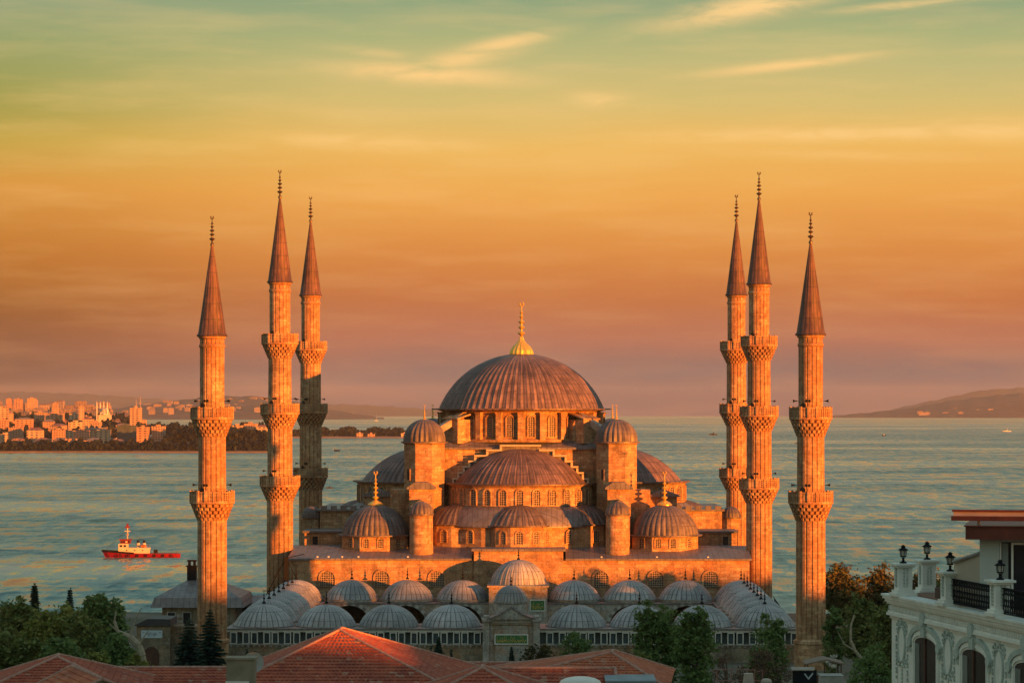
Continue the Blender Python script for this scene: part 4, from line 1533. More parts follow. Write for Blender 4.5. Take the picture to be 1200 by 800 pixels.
front = [  # px0, px1, ytop, ybot, dist, roof, label
    (9.5, 24.5, 502, 516, 3750, 'flat', 'sunlit orange block nearest the left edge of the far shore'),
    (31, 48, 504, 517, 3720, 'hip', 'square sunlit block second from the left on the far shore'),
    (61, 75, 504, 517, 3740, 'flat', 'taller sunlit block left of the paired shore buildings'),
    (75.5, 85, 505, 515, 3790, 'flat', 'narrow windowed block joined to the right of a taller orange one'),
    (86.5, 103.5, 505, 516, 3760, 'flat', 'broad cream-lit block above the long low shore building'),
    (67, 95, 516.5, 524.5, 3650, 'flat', 'long low orange building close to the far waterline'),
    (100, 117, 516, 524, 3640, 'hip', 'low pale building with dark windows close to the far waterline'),
    (113, 128, 504, 519, 3720, 'flat', 'orange block with many windows left of the dark greenish block'),
    (105, 116, 495, 506, 3950, 'flat', 'smaller reddish block behind and above the many-windowed one'),
    (160, 173, 501, 521, 3660, 'flat', 'left one of two tall sunlit blocks standing by the shore trees'),
    (177.5, 191, 500, 519, 3680, 'flat', 'right one of two tall sunlit blocks standing by the shore trees'),
    (152, 163.5, 478.5, 496, 4300, 'flat', 'tall orange tower block rising above the shore district with masts behind'),
    (0, 8, 492, 503, 3950, 'flat', 'orange block cut by the left edge above the shore trees'),
    (-9, 9, 479, 491, 4400, 'flat', 'block of flats on the slope at the left edge'),
    (40, 52, 484, 492, 4500, 'flat', 'sunlit flats with red roof in the middle of the left slope'),
    (53, 73, 485, 493, 4450, 'flat', 'wide sunlit flats right of the red-roofed ones on the slope'),
    (50, 63, 494, 501, 4100, 'hip', 'yellow-lit low house among trees below the wide flats'),
    (80, 98, 495, 501, 4080, 'flat', 'long orange building behind the broad cream-lit block'),
    (61.5, 67, 473, 482, 5300, 'flat', 'slim pink tower on the hazy left skyline'),
    (92, 97, 477, 488, 4700, 'flat', 'slim dark tower in the middle of the left city slope'),
    (7, 14, 467.5, 475, 6800, 'flat', 'hazy pink tower at the left end of the skyline'),
    (16, 25, 468, 476, 6800, 'flat', 'hazy pink twin tower on the left skyline'),
    (32, 42, 467, 475, 6800, 'flat', 'pair-like hazy pink block on the skyline left of centre'),
    (271, 284, 499, 508, 4000, 'flat', 'orange flats right of the far left minaret, half behind shore trees'),
    (286, 300, 497, 508, 4020, 'flat', 'orange flats just left of the tall left hall minaret'),
    (300.5, 312, 500, 508, 3990, 'hip', 'low orange flats touching the tall left hall minaret'),
]
FACS = [FAC_A, FAC_B]
for i, (a, b, yt, yb, d, rf, lb) in enumerate(front):
    block(a, b, yt, yb, d, FACS[i % 2], lb, 'blocks of flats on the far shore', roof=rf, rot=R(random.uniform(-7, 7)))
block(137, 159, 499, 521, 3800, facade_mat('dark_green_block', (.06, .09, .09), (.06, .09, .09), 5, 3.5), 'dark greenish block between the orange flats and the twin shore blocks', 'blocks of flats on the far shore')  # wall colour is dark green throughout
# the rest of the district, in rows that thin out with distance
rb = random.Random(21)
cnt = 0
protos = {}
for d in (3625, 3700, 3850, 4050, 4250, 4500, 4750, 5050, 5400, 5800, 6300, 6900, 7600, 8300):
    px = -30.0 + rb.uniform(0, 10)
    while px < 312 and cnt < 268:
        w = rb.uniform(9, 26) * (1 + (d - 3800) / 12000)
        wpx = w / d * F
        lim = 165 if d > 4300 else 160
        if px > lim and not (d in (4050, 4250) and px > 200):
            break
        keep = rb.random() < (.55 if d < 4200 else .85)
        if keep and px < 312:
            yb = city_y(px, d)
            hgt = rb.choice([9, 12, 15, 18, 22, 27]) * (.95 if d > 5500 else 1)
            if px > 165 or d < 3800: hgt = min(hgt, 12)
            ytop = yb - hgt / d * F
            far = d > 5200
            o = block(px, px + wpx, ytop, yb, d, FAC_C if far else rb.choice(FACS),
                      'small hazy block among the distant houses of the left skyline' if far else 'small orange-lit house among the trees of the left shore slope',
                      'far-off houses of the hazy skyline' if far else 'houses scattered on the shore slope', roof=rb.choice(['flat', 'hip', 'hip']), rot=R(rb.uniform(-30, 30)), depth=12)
            cnt += 1
        px += wpx + rb.uniform(.5, 6 if d < 5000 else 4)
# houses on the hazy hill behind the spit
for k in range(46):
    px = rb.uniform(166, 325)
    d = rb.uniform(13650, 14900)
    t = (d - 13500) / 2500
    ytp = interp([(120, 481), (160, 475), (200, 470), (235, 465.5), (270, 464), (300, 464), (330, 467)], px)
    yy = 488 + (ytp - 488) * min(1, t / .6) * .85
    w = rb.uniform(16, 42)
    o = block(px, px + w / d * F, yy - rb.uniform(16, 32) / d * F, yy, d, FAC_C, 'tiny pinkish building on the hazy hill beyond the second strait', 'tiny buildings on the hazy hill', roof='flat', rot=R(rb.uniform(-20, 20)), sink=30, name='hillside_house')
for k in range(16):
    px = rb.uniform(1060, 1165)
    d = rb.uniform(16700, 17600)
    t = (d - 16500) / 2500
    ytp = interp([(985, 486), (1010, 484), (1060, 479), (1110, 470), (1150, 465), (1185, 461)], px)
    yy = 488 + (ytp - 488) * min(1, t / .6) * .7
    w = rb.uniform(20, 60)
    o = block(px, px + w / d * F, yy - rb.uniform(12, 26) / d * F, yy, d, FAC_C, 'tiny pale building on the hazy slope at the right horizon', 'tiny buildings on the right horizon slope', roof='flat', sink=30, name='hillside_house')

# far-off mosque with four white minarets
dm = 4700
fm = thing('distant_mosque', 'tiny far-off mosque with four white minarets above the left city', 'mosque', PD(123, 492, dm))
c = PD(123, 492, dm)
zb = c.z
mb = MB().box(-9.5, 9.5, -9, 9, -5, 8.5).box(-7, 7, -7, 7, 8.5, 13).lathe([(6.5, 13), (6.5, 15.5)] + [(6.5 * math.cos(t), 15.5 + 5 * math.sin(t)) for t in (.3, .6, .9, 1.2, 1.5)], 16)
mb.lathe([(5 * math.cos(t), 8.5 + 4 * math.sin(t)) for t in (0, .4, .8, 1.2, 1.5)], 12, c=(0, -6, 0))
obj('prayer_hall', mb, plain('pale_domed_hall', (.62, .5, .36)), fm, c)
for px, yy in ((113.5, 469), (117.5, 469.5), (121.5, 469), (125.7, 469)):
    q = PD(px, 492, dm + (8 if px in (117.5, 121.5) else -8))
    obj('minaret', MB().lathe([(.8, -5), (.75, 22), (1.15, 22.3), (1.15, 23.5), (.65, 23.6), (.6, ZD(yy, dm) - zb - 6), (0.02, ZD(yy, dm) - zb)], 8), WHITE_PAINT, fm, (q.x, q.y, zb))
for px, y0_, y1_, lb in ((159.5, 467, 479, 'thin radio mast behind the tall orange tower block, the shorter one'), (164.3, 463, 477, 'thin radio mast right of the tall orange tower block, the taller one')):
    d = 6200
    c = PD(px, y1_ + 6, d)
    h = ZD(y0_, d) - c.z
    mb = MB()
    for s in (-1, 1):
        mb.tube((s * 1.6, 0, 0), (0, 0, h), .5, .25, 4); mb.tube((0, s * 1.6, 0), (0, 0, h), .5, .25, 4)
    mb.box(-2, 2, -2, 2, h * .5, h * .5 + 2)
    o = obj('radio_mast', mb, plain('mast_steel', (.4, .3, .28)), None, c)
    tag(o, lb, 'mast')


def blob_mass(name, spans, m, seed, kind='stuff', per=1.0):
    """far-off wood: many small leaf clumps; spans: list of (px0, px1, ybot, ytop fn, d, depth)"""
    r = random.Random(seed)
    V, Fc = [], []
    for (px0, px1, ybot, ytop, d, depth, n, size) in spans:
        for _ in range(n):
            px = r.uniform(px0, px1)
            dd = d + r.uniform(0, depth)
            yt = ytop(px)
            if r.random() > .93: yt -= r.uniform(0, 1.5)
            f = r.random() ** .8
            zz = ZD(ybot + (yt - ybot) * f, d) + r.uniform(-1, 1)
            p = PD(px, 500, dd)
            s = size * r.uniform(.6, 1.4)
            n1 = Vector((r.gauss(0, 1), r.gauss(0, 1), r.gauss(0, 1))).normalized()
            n2 = n1.cross(Vector((r.gauss(0, 1), r.gauss(0, 1), r.gauss(0, 1)))).normalized()
            c = Vector((p.x, p.y, zz))
            o = len(V)
            V += [c + s * n1, c + s * n2 * .8, c - s * n1, c - s * n2 * .8]
            Fc.append((o, o + 1, o + 2, o + 3))
    mb = MB(); mb.v = [tuple(v) for v in V]; mb.f = Fc; mb.mi = [0] * len(Fc)
    return tag(obj(name, mb, m), kind=kind)


def wob(base, amp, s):
    return lambda px: base + amp * (math.sin(px * .31 + s) + .6 * math.sin(px * .83 + 2 * s) + .4 * math.sin(px * 1.9 + s))


SHORE_LEAF = make_leaf('shore_wood_leaves', (.010, .020, .022), (.020, .030, .024), scale=.05)
blob_mass('far_wood', [(-60, 314, 528.5, wob(519.5, 2.4, 1), 3570, 60, 14000, 3.0),
                       (192, 314, 526, lambda px: interp([(192, 514), (205, 505), (235, 502), (262, 503), (285, 504), (314, 508)], px) + 1.2 * math.sin(px * .5), 3640, 120, 7500, 3.4),
                       (-60, 160, 512, wob(505, 3, 2), 3900, 60, 2600, 3.4),
                       (-60, 165, 500, wob(495, 2.5, 3), 4300, 60, 1500, 3.6),
                       (-60, 165, 490, wob(487, 2, 5), 5000, 80, 900, 4),
                       (160, 312, 508, wob(498, 1.8, 4), 4150, 60, 2000, 3.2)], SHORE_LEAF, 5)


def spit_top(px):
    v = 0
    for c, w, h in ((330, 14, 9), (348, 8, 7), (360, 10, 9), (376, 12, 11), (392, 7, 7), (408, 13, 12), (424, 7, 6), (440, 13, 11), (452, 8, 9), (466, 9, 10), (478, 8, 6), (490, 12, 5)):
        v = max(v, h * math.exp(-((px - c) / w) ** 4))
    return 511.5 - v * .82 - 1


blob_mass('far_wood', [(315, 505, 511.5, spit_top, 5160, 60, 6500, 3.0)], SHORE_LEAF, 6)
for i, (px, w, h) in enumerate(((332, 6, 4), (371, 5, 3), (418, 7, 4), (431, 8, 3.2), (470, 9, 4), (483, 6, 3.5))):
    block(px, px + w, 512 - h, 511.8, 5135, FAC_B, 'low shore building number-like patch under the spit trees'.replace('number-like patch', 'in the row') if i > 9 else
          ['low pale shed at the left end of the wooded spit', 'narrow low shed under the second clump of spit trees', 'small reddish house left of the moored white yacht',
           'long low house right of the moored white yacht', 'pale hall with grey roof at the right end of the wooded spit', 'last low shed near the tip of the wooded spit'][i],
          'low houses on the wooded spit', name='shore_house', depth=8, sink=2)


def sea_pos(px, py):
    k = (py - EYE) / F
    d = (k - math.sqrt(max(k * k - 4 * 60 / RE2, 0))) * RE2 / 2
    p = PD(px, py, d)
    return Vector((p.x, p.y, SEA_Z + drop(d))), d


def sail_boat(px, py, label, L=11, mh=15, hullm=None, cabin=True, rz=0.0):
    p, d = sea_pos(px, py)
    t = thing('moored_boat', label, 'boat', p, rz, 'boats off the far shore')
    hl = MB()
    hull_mb(hl, L, L * .28, 1.6, .4)
    obj('hull', hl, hullm or WHITE_PAINT, t, (0, 0, 0), local=True)
    if cabin:
        obj('cabin', MB().box(-L * .2, L * .15, -L * .09, L * .09, 1.2, 2.6), WHITE_PAINT, t, (0, 0, 0), local=True)
    if mh:
        obj('mast', MB().tube((L * .05, 0, 1), (L * .05, 0, mh), .22, .12, 5), WHITE_PAINT, t, (0, 0, 0), local=True)
    return t


def hull_mb(mb, L, W, H, draft, sheer=.35, mi=0, n=14, top=None):
    """hull lofted from bow (-x) to stern (+x)"""
    rows = []
    for i in range(n + 1):
        t = i / n
        x = -L / 2 + L * t
        wd = W / 2 * min(1, (t * 2.6) ** .55 if t > 0 else 0.02) * (1 - .25 * max(0, t - .8) / .2)
        wd = max(wd, .03)
        zt = H * (1 + sheer * (1 - t) ** 2.2 * 1.6 + sheer * .25 * max(0, t - .7) / .3)
        xo = -(.06 * L) * (1 - t) ** 4
        rows.append([(x + xo * 1.0, -wd, zt), (x + .0, -wd * .8, 0), (x, -wd * .3, -draft), (x, wd * .3, -draft), (x, wd * .8, 0), (x + xo, wd, zt)])
    vs = [p for r in rows for p in r]
    fs = []
    for i in range(n):
        for k in range(5):
            a = i * 6 + k
            fs.append((a, a + 1, a + 7, a + 6))
        fs.append((i * 6 + 5, i * 6, i * 6 + 6, i * 6 + 11))
    fs.append((0, 5, 4, 3, 2, 1)); fs.append(tuple(n * 6 + k for k in range(6)))
    mb.add(vs, fs, mi)


sail_boat(405, 512.6, 'white motor yacht moored in front of the wooded spit', L=16, mh=0)
sail_boat(403, 511.9, 'thin-masted sailing boat beside the white yacht at the spit', L=10, mh=20)
sail_boat(328, 513, 'white boat moored just right of the tall left hall minaret', L=12, mh=12)
sail_boat(459.6, 512.4, 'single-masted sailing boat off the right half of the spit', L=9, mh=18)
sail_boat(384, 512.6, 'small sailing boat moored left of the white yacht', L=9, mh=11)
sail_boat(395, 528.5, 'tiny dark open boat in open water below the spit', L=7, mh=0, cabin=False, hullm=BLACK_METAL)
sail_boat(383, 490.5, 'long dark freighter far out above the spit trees, the left one', L=120, mh=0, hullm=plain('freighter_grey', (.12, .1, .09)))
sail_boat(415, 491, 'long dark freighter far out above the spit trees, the right one', L=110, mh=0, hullm=MATS['freighter_grey'])
sail_boat(441, 493, 'lone sailing boat far out between the spit and the horizon', L=16, mh=38)
sail_boat(1180, 505.5, 'small white motor boat on open water near the right edge', L=19, mh=9)
sail_boat(1036, 510.5, 'tiny dark fishing boat on open water right of the far right minaret', L=8, mh=0, hullm=BLACK_METAL)
p, d = sea_pos(1165, 506)
mb = MB().add([(-38, -1, .06), (6, -3, .06), (6, 3, .06), (-38, 3, .06)], [(0, 1, 2, 3)])
tag(obj('wake', mb, FOAM, None, p), kind='stuff')

# ---------- red tug under way
p, d = sea_pos(168, 653)
sc = d / F
tug = thing('tugboat', 'red-hulled tugboat with cream wheelhouse and mast steaming left across the strait', 'tugboat', p, R(4))
Lx = 86 * sc
hb = MB(); hull_mb(hb, Lx, 8.2, 1.45, 1.0, sheer=.6, n=18)
obj('hull', hb, RED_PAINT, tug, (0, 0, 0), local=True)
bw_ = MB()
for s in (-1, 1):
    prev_ = None
    for i in range(8):
        t = i / 18
        x = -Lx / 2 + Lx * t
        wd = 4.1 * min(1, (t * 2.6) ** .55 if t > 0 else .02) + .05
        zt = 1.45 * (1 + .6 * (1 - t) ** 2.2 * 1.6)
        xo = -(.06 * Lx) * (1 - t) ** 4
        q = (x + xo, s * wd, zt)
        if prev_: bw_.tube(prev_, q, .38, .38, 6)
        prev_ = q
obj('bow_fender', bw_, BLACK_METAL, tug, (0, 0, 0), local=True)
dk = MB().box(-Lx * .30, Lx * .46, -3.3, 3.3, 1.6, 1.78)
obj('deck', dk, RED_DARK, tug, (0, 0, 0), local=True)
cabx0, cabx1 = -Lx * .33, Lx * .09
cb = obj('deckhouse', MB().box(cabx0, cabx1, -2.7, 2.7, 1.8, 4.0).box(cabx0 + .0, cabx0 + 3.4, -2.7, 2.7, 4.0, 5.6), CREAM, tug, (0, 0, 0), local=True)
for k in range(3):
    obj('porthole', MB().lathe([(.01, 0), (.26, 0), (.26, .06), (.01, .06)], 10), DARK_GLASS, cb, (0, 0, 0), local=True).matrix_local = Matrix.Translation((cabx0 + 3.2 + k * 3.1, -2.74, 3.0)) @ Matrix.Rotation(R(90), 4, 'X')
for k in range(2):
    obj('cabin_window', MB().box(cabx0 + .5 + k * 1.5, cabx0 + 1.5 + k * 1.5, -2.76, -2.68, 4.3, 5.1), DARK_GLASS, cb, (0, 0, 0), local=True)
wh = obj('wheelhouse', MB().box(cabx0 + .6, cabx0 + 4.6, -2.0, 2.0, 5.62, 6.9).box(cabx0 + .2, cabx0 + 5.0, -2.4, 2.4, 6.92, 7.3), RED_DARK, tug, (0, 0, 0), local=True)
for k in range(4):
    obj('wheelhouse_window', MB().box(cabx0 + .8 + k * .95, cabx0 + 1.5 + k * .95, -2.06, -1.98, 5.95, 6.6), CREAM if k == 2 else DARK_GLASS, wh, (0, 0, 0), local=True)
mx = -Lx / 2 + Lx * .285
ms_ = obj('mast', MB().tube((mx, 0, 4), (mx, 0, 12.2), .34, .2, 8).box(mx - 1.1, mx + 1.1, -.12, .12, 10.2, 10.5).box(mx - .6, mx + .6, -.1, .1, 8.9, 9.1), CREAM, tug, (0, 0, 0), local=True)
obj('radar', MB().box(mx - .9, mx + .9, -.2, .2, 11.6, 12.2).box(mx - .4, mx + .4, -.4, .4, 12.2, 13.3), RED_DARK, ms_, (0, 0, 0), local=True)
fx = -Lx / 2 + Lx * .43
for k in range(2):
    x = fx + k * 2.3
    fn = obj('funnel', MB().lathe([(.75, 4), (.7, 5.6), (.5, 5.8)], 12, (x, 0, 0), cap=True), CREAM, tug, (0, 0, 0), local=True)
    obj('exhaust_cap', MB().lathe([(.5, 5.8), (.45, 6.8)], 10, (x, 0, 0), cap=True), BLACK_METAL, fn, (0, 0, 0), local=True)
obj('railing', MB().path([(cabx1 - 4.5, -2.6, 4.9), (cabx1, -2.6, 4.9), (cabx1, 2.6, 4.9)], .06, 4).tube((cabx1, -2.6, 4), (cabx1, -2.6, 4.9), .06, .06, 4).tube((cabx1 - 2.2, -2.6, 4), (cabx1 - 2.2, -2.6, 4.9), .06, .06, 4), RED_DARK, tug, (0, 0, 0), local=True)
obj('winch', MB().tube((cabx1 + 2.2, -1, 2.5), (cabx1 + 2.2, 1, 2.5), .7, .7, 10).box(cabx1 + 1.5, cabx1 + 2.9, -1.3, -1.0, 1.8, 3.1).box(cabx1 + 1.5, cabx1 + 2.9, 1.0, 1.3, 1.8, 3.1), BLACK_METAL, tug, (0, 0, 0), local=True)
for k in range(7):
    x = -Lx * .30 + k * Lx * .115
    tb = MB()
    tb.path([(x + .42 * math.cos(t), -4.15, 1.0 + .42 * math.sin(t)) for t in np.linspace(0, 2 * PI, 9)], .15, 5)
    obj('tyre_fender', tb, BLACK_METAL, tug, (0, 0, 0), local=True)
obj('rigging', MB().tube((mx, 0, 11), (-Lx * .5, 0, 3.2), .05, .05, 4).tube((mx, 0, 11), (cabx1 - .3, 0, 5), .05, .05, 4).tube((mx, 0, 10), (mx + .8, -2.4, 5), .05, .05, 4), BLACK_METAL, tug, (0, 0, 0), local=True)
obj('lifeboat', MB().lathe([(.02, -1.3), (.4, -1.0), (.55, 0), (.4, 1.0), (.02, 1.3)], 10), plain('orange_lifeboat', (.5, .14, .03)), tug, (0, 0, 0), local=True).matrix_local = Matrix.Translation((cabx1 - 2.4, -1.9, 4.6)) @ Matrix.Rotation(R(90), 4, 'Y')
obj('boot_stripe', MB().box(-Lx * .36, Lx * .47, -4.13, -4.08, .1, .3), BLACK_METAL, tug, (0, 0, 0), local=True)
# foam at the bow and along the waterline, wake astern
r = random.Random(4)
mb = MB()
for k in range(260):
    t = r.random() ** 1.3
    x = -Lx * .54 + Lx * 1.15 * t
    wd = 4.6 * min(1, ((t + .02) * 2.6) ** .55)
    y = -(wd + r.uniform(-.3, .9 + t * 1.2))
    s = r.uniform(.25, .9)
    mb.add([(x - s, y, .04), (x, y - s * .5, .05), (x + s * 1.6, y, .16 * r.random() + .05), (x, y + s * .5, .05)], [(0, 1, 2, 3)])
for k in range(160):
    t = r.random()
    x = Lx * .5 + 60 * t
    y = r.uniform(-1, 1) * (2.5 + 5 * t) 
    s = r.uniform(.2, .9)
    mb.add([(x - s, y, .04), (x, y - s * .4, .05), (x + s * 1.6, y, .06), (x, y + s * .4, .05)], [(0, 1, 2, 3)])
tag(obj('wake', mb, FOAM, None, p, R(4)), kind='stuff')

# gulls
def gull(px, py, D, label, roll=.3, s=1.0):
    p = PD(px, py, D)
    mb = MB()
    mb.lathe([(.01, -.3), (.06, -.2), (.09, 0), (.06, .2), (.01, .32)], 6)
    for sd_ in (-1, 1):
        mb.add([(0, -.08, -.08), (0, .08, .08), (sd_ * .35, .22, .06), (sd_ * .35, .2, -.12), (sd_ * .75, .05 + roll * sd_ * .2, -.02), (sd_ * .75, .05 + roll * sd_ * .2, -.16)],
               [(0, 1, 2, 3), (3, 2, 4, 5)])
    o = obj('gull', mb, plain('gull_feathers', (.05, .05, .05), .9) if 'gull_feathers' not in MATS else MATS['gull_feathers'], None, p, R(30))
    o.scale = (s, s, s)
    tag(o, label, 'bird', 'gulls over the strait')


gull(836, 508.5, 380, 'dark gull flying over the water left of the right minarets')
gull(386.5, 571, 380, 'dark gull flying just right of the shaded left minaret', s=.8)
gull(934, 519, 400, 'small gull low over the water beside the far right minaret', s=.6)

# ------------------------------------------------------------------ trees
def crown(parts, leaf, n_total, seed, hollow=.35):
    """parts: list of (centre, (rx, ry, rz)); leaf-sized faces in uneven clumps spread through each lobe"""
    r = np.random.default_rng(seed)
    vol = np.array([a[1][0] * a[1][1] * a[1][2] for a in parts]) ** .7
    vol = vol / vol.sum()
    C = []
    S_ = []
    for (c, rad), f in zip(parts, vol):
        n = max(30, int(n_total * f))
        ncl = max(6, n // 34)
        d = r.normal(size=(ncl, 3)); d /= np.linalg.norm(d, axis=1)[:, None]
        rr = (hollow + (1 - hollow) * r.random(ncl) ** .6)
        cc = np.array(c) + d * rr[:, None] * np.array(rad) * r.uniform(.82, 1.12, (ncl, 1))
        idx = r.integers(0, ncl, n)
        sp = min(rad) * .26
        pts = cc[idx] + r.normal(size=(n, 3)) * sp * np.array([1, 1, .72])
        C.append(pts)
    C = np.vstack(C)
    n = len(C)
    a = r.normal(size=(n, 3)); a[:, 2] *= .6; a /= np.linalg.norm(a, axis=1)[:, None]
    b = np.cross(a, r.normal(size=(n, 3))); b /= np.linalg.norm(b, axis=1)[:, None]
    s = (leaf * r.uniform(.55, 1.35, n))[:, None]
    V = np.empty((n * 4, 3))
    V[0::4] = C + a * s; V[1::4] = C + b * s * .55; V[2::4] = C - a * s; V[3::4] = C - b * s * .55
    Fq = np.arange(n * 4).reshape(n, 4)
    mb = MB()
    mb.v = V.tolist(); mb.f = Fq.tolist(); mb.mi = [0] * n
    return mb


def tree(name, label, px, D, ytop, wpx, ground, leafm, seed, cat='tree', n=8000, leaf=.27, lobes=8, trunk=True, bark=BARK, squash=1.0, low=.22, group=None, trunk_r=.28):
    base = PD(px, 600, D); base.z = ground
    t = thing(name, label, cat, base, 0, group)
    H = ZD(ytop, D) - ground
    W = wpx * D / F / 2
    r = random.Random(seed)
    parts = [((0, 0, H * (.55 + low * .3)), (W * .72, W * .7, H * (1 - low) * .40))]
    for k in range(lobes):
        a = 2 * PI * k / lobes + r.uniform(-.4, .4)
        zz = H * r.uniform(low + .16, .84)
        q = 1 - abs(zz / H - .55) * .9
        rr = W * r.uniform(.45, .68) * q
        parts.append(((rr * math.cos(a), rr * math.sin(a), zz), (W * r.uniform(.3, .46), W * r.uniform(.3, .46), H * r.uniform(.12, .2) * squash)))
    top = max(c[2] + q[2] for c, q in parts)
    parts.append(((r.uniform(-.2, .2) * W, 0, H * .84), (W * .36, W * .36, H * .15)))
    obj('crown', crown(parts, leaf, n, seed), leafm, t, base)
    mb = MB()
    bend = r.uniform(-.3, .3)
    pts = [(0, 0, -.3), (bend * .3, 0, H * .25), (bend, .1, H * .5), (bend * .8, 0, H * .8)]
    for (p, q, ra, rb_) in zip(pts[:-1], pts[1:], (trunk_r, trunk_r * .75, trunk_r * .5), (trunk_r * .75, trunk_r * .5, trunk_r * .2)):
        mb.tube(p, q, ra, rb_, 8)
    for c, q in parts[1:]:
        mb.tube((bend * .6, 0, H * min(.5, max(.25, c[2] / H - .2))), c, trunk_r * .35, trunk_r * .1, 5)
    obj('trunk', mb, bark, t, base)
    return t


def conifer(label, px, D, ytop, wpx, ground, seed, leafm=LEAF_CF, slim=False, name='conifer', group=None, n_tiers=15):
    n_tiers = int(n_tiers * 1.6)
    base = PD(px, 600, D); base.z = ground
    t = thing(name, label, 'cypress' if slim else 'conifer', base, 0, group)
    H = ZD(ytop, D) - ground
    W = wpx * D / F / 2
    r = random.Random(seed)
    mb = MB()
    for k in range(n_tiers):
        f = k / n_tiers
        z = H * (.1 + .9 * f)
        L = W * ((1 - f) ** .8 + .04) * r.uniform(.8, 1.12)
        nb = 9
        for j in range(nb):
            a = 2 * PI * j / nb + r.uniform(-.3, .3) + k
            l = L * r.uniform(.65, 1.15)
            droop = (-.1 if not slim else .9) * l
            segs = 6
            for s in range(segs):
                q0 = s / segs
                for _ in range(7):
                    q = q0 + r.random() / segs
                    cx_, cy_ = l * q * math.cos(a), l * q * math.sin(a)
                    zz = z + droop * q ** 1.6 + r.uniform(-.12, .1) * (H / n_tiers) * 1.4
                    w_ = .17 * H / 8 + .2 * l * (1 - q * .5)
                    da = a + r.uniform(-1, 1)
                    e = Vector((math.cos(da), math.sin(da), r.uniform(-.4, .1))) * w_
                    f_ = Vector((-math.sin(da), math.cos(da), r.uniform(-.9, .9))) * w_ * .42
                    c = Vector((cx_, cy_, zz))
                    mb.add([c - e * .3, c + f_ + e * .3, c + e, c - f_ + e * .3], [(0, 1, 2, 3)])
    for _ in range(30):
        z = H * r.uniform(.93, 1.0); c = Vector((r.uniform(-.05, .05), r.uniform(-.05, .05), z))
        e = Vector((r.uniform(-1, 1), r.uniform(-1, 1), .8)) * .12
        mb.add([c, c + e + Vector((.05, 0, 0)), c + e * 1.6, c + e - Vector((.05, 0, 0))], [(0, 1, 2, 3)])
    obj('foliage', mb, leafm, t, base)
    obj('trunk', MB().tube((0, 0, -.3), (0, 0, H * .97), .16 * H / 8, .03, 6), BARK, t, base)
    return t


TG = 'trees of the left park'
tree('broadleaf_tree', 'dark green tree at the left edge of the left park', 12, 300, 697, 72, -1, LEAF_MD, 1, group=TG, n=10000)
tree('broadleaf_tree', 'low yellow-green tree below the pointed conifer in the left park', 62, 290, 712, 92, -1.5, LEAF_YL, 2, group=TG, n=6500)
tree('broadleaf_tree', 'rounded dark tree with a spiky top, nearest the sea in the left park', 119, 312, 696, 72, -1, LEAF_DK, 3, group=TG)
tree('broadleaf_tree', 'grey-green tree in front of the spiky-topped one in the left park', 97, 285, 716, 74, -1.5, LEAF_MD, 4, group=TG, n=6000)
tree('broadleaf_tree', 'olive tree at the lower left edge beside the red roof', 18, 270, 735, 66, -1.5, LEAF_MD, 5, group=TG)
tree('broadleaf_tree', 'dark bushy tree right behind the red roof peak on the left', 70, 265, 746, 64, -1.5, LEAF_DK, 6, group=TG)
tree('broadleaf_tree', 'low dark tree beside the bent pale trunk and the lodge', 137, 282, 742, 56, -1.5, LEAF_DK, 7, group=TG)
tree('broadleaf_tree', 'low yellowish tree below the lodge door', 162, 270, 765, 46, -1.5, LEAF_YL, 8, group=TG, n=2500)
tree('broadleaf_tree', 'small bright green tree in front of the low dark one by the lodge', 120, 265, 757, 50, -1.5, LEAF_YL, 9, group=TG, n=3000)
conifer('dark pointed conifer standing above the left park trees', 40.5, 305, 684, 27, -1, 11, n_tiers=26)
conifer('slim young conifer with open branches, right of the dark pointed one', 82, 320, 689, 19, -1, 12, n_tiers=22)
conifer('layered cedar in front of the pavilion, left of the far left minaret', 222, 322, 724, 52, -2.2, 13, n_tiers=13)
conifer('darker pointed cedar covering the foot of the far left minaret', 246, 318, 714, 46, -2.2, 14, n_tiers=15)
# bent pale trunk
b_ = PD(168, 600, 300)
bt = thing('bare_tree', 'bent bare tree with a thick pale trunk left of the lodge door', 'tree', (b_.x, b_.y, -1.5))
mb = MB()
pp_ = [PD(x, y, 300) for x, y in ((169, 790), (166, 768), (162, 756), (152, 746), (138, 740), (134, 727), (136, 716))]
for k, (a, b) in enumerate(zip(pp_[:-1], pp_[1:])):
    ra = [.5, .48, .42, .3, .18, .09][k]
    mb.tube(a, b, ra, ra * .88, 8)
obj('trunk', mb, BARK_P, bt)
for a, b in (((152, 746), (160, 722)), ((138, 740), (128, 730)), ((162, 756), (176, 735)), ((160, 722), (166, 712))):
    obj('branch', MB().tube(PD(*a, 300), PD(*b, 300), .1, .04, 5), BARK_P, bt)

# trees in front of the courtyard and at the right
tree('broadleaf_tree', 'large dark green tree standing in front of the courtyard domes right of the gate', 771, 262, 700, 66, 0, LEAF_DK, 21, n=9000, leaf=.2, lobes=9, low=.1)
tree('broadleaf_tree', 'large green tree close against the right side of the biggest courtyard tree', 816, 256, 712, 58, 0, LEAF_DK, 22, n=8000, leaf=.2, lobes=8, low=.1)
tree('broadleaf_tree', 'round glossy dark tree left of the far right minaret', 902, 290, 719, 54, -1.8, LEAF_DK, 23, n=6500, leaf=.2, low=.25)
tree('bush', 'leafy shrub against the courtyard wall right of the gatehouse', 674, 318, 738, 44, -2, LEAF_DK, 24, cat='bush', n=2600, leaf=.16, low=.05)
tree('bush', 'low brownish rounded bush right of the gatehouse', 628, 290, 756, 60, -1.8, make_leaf('brown_green_leaves', (.05, .05, .015), (.09, .07, .02)), 25, cat='bush', n=3000, leaf=.18, low=.05)
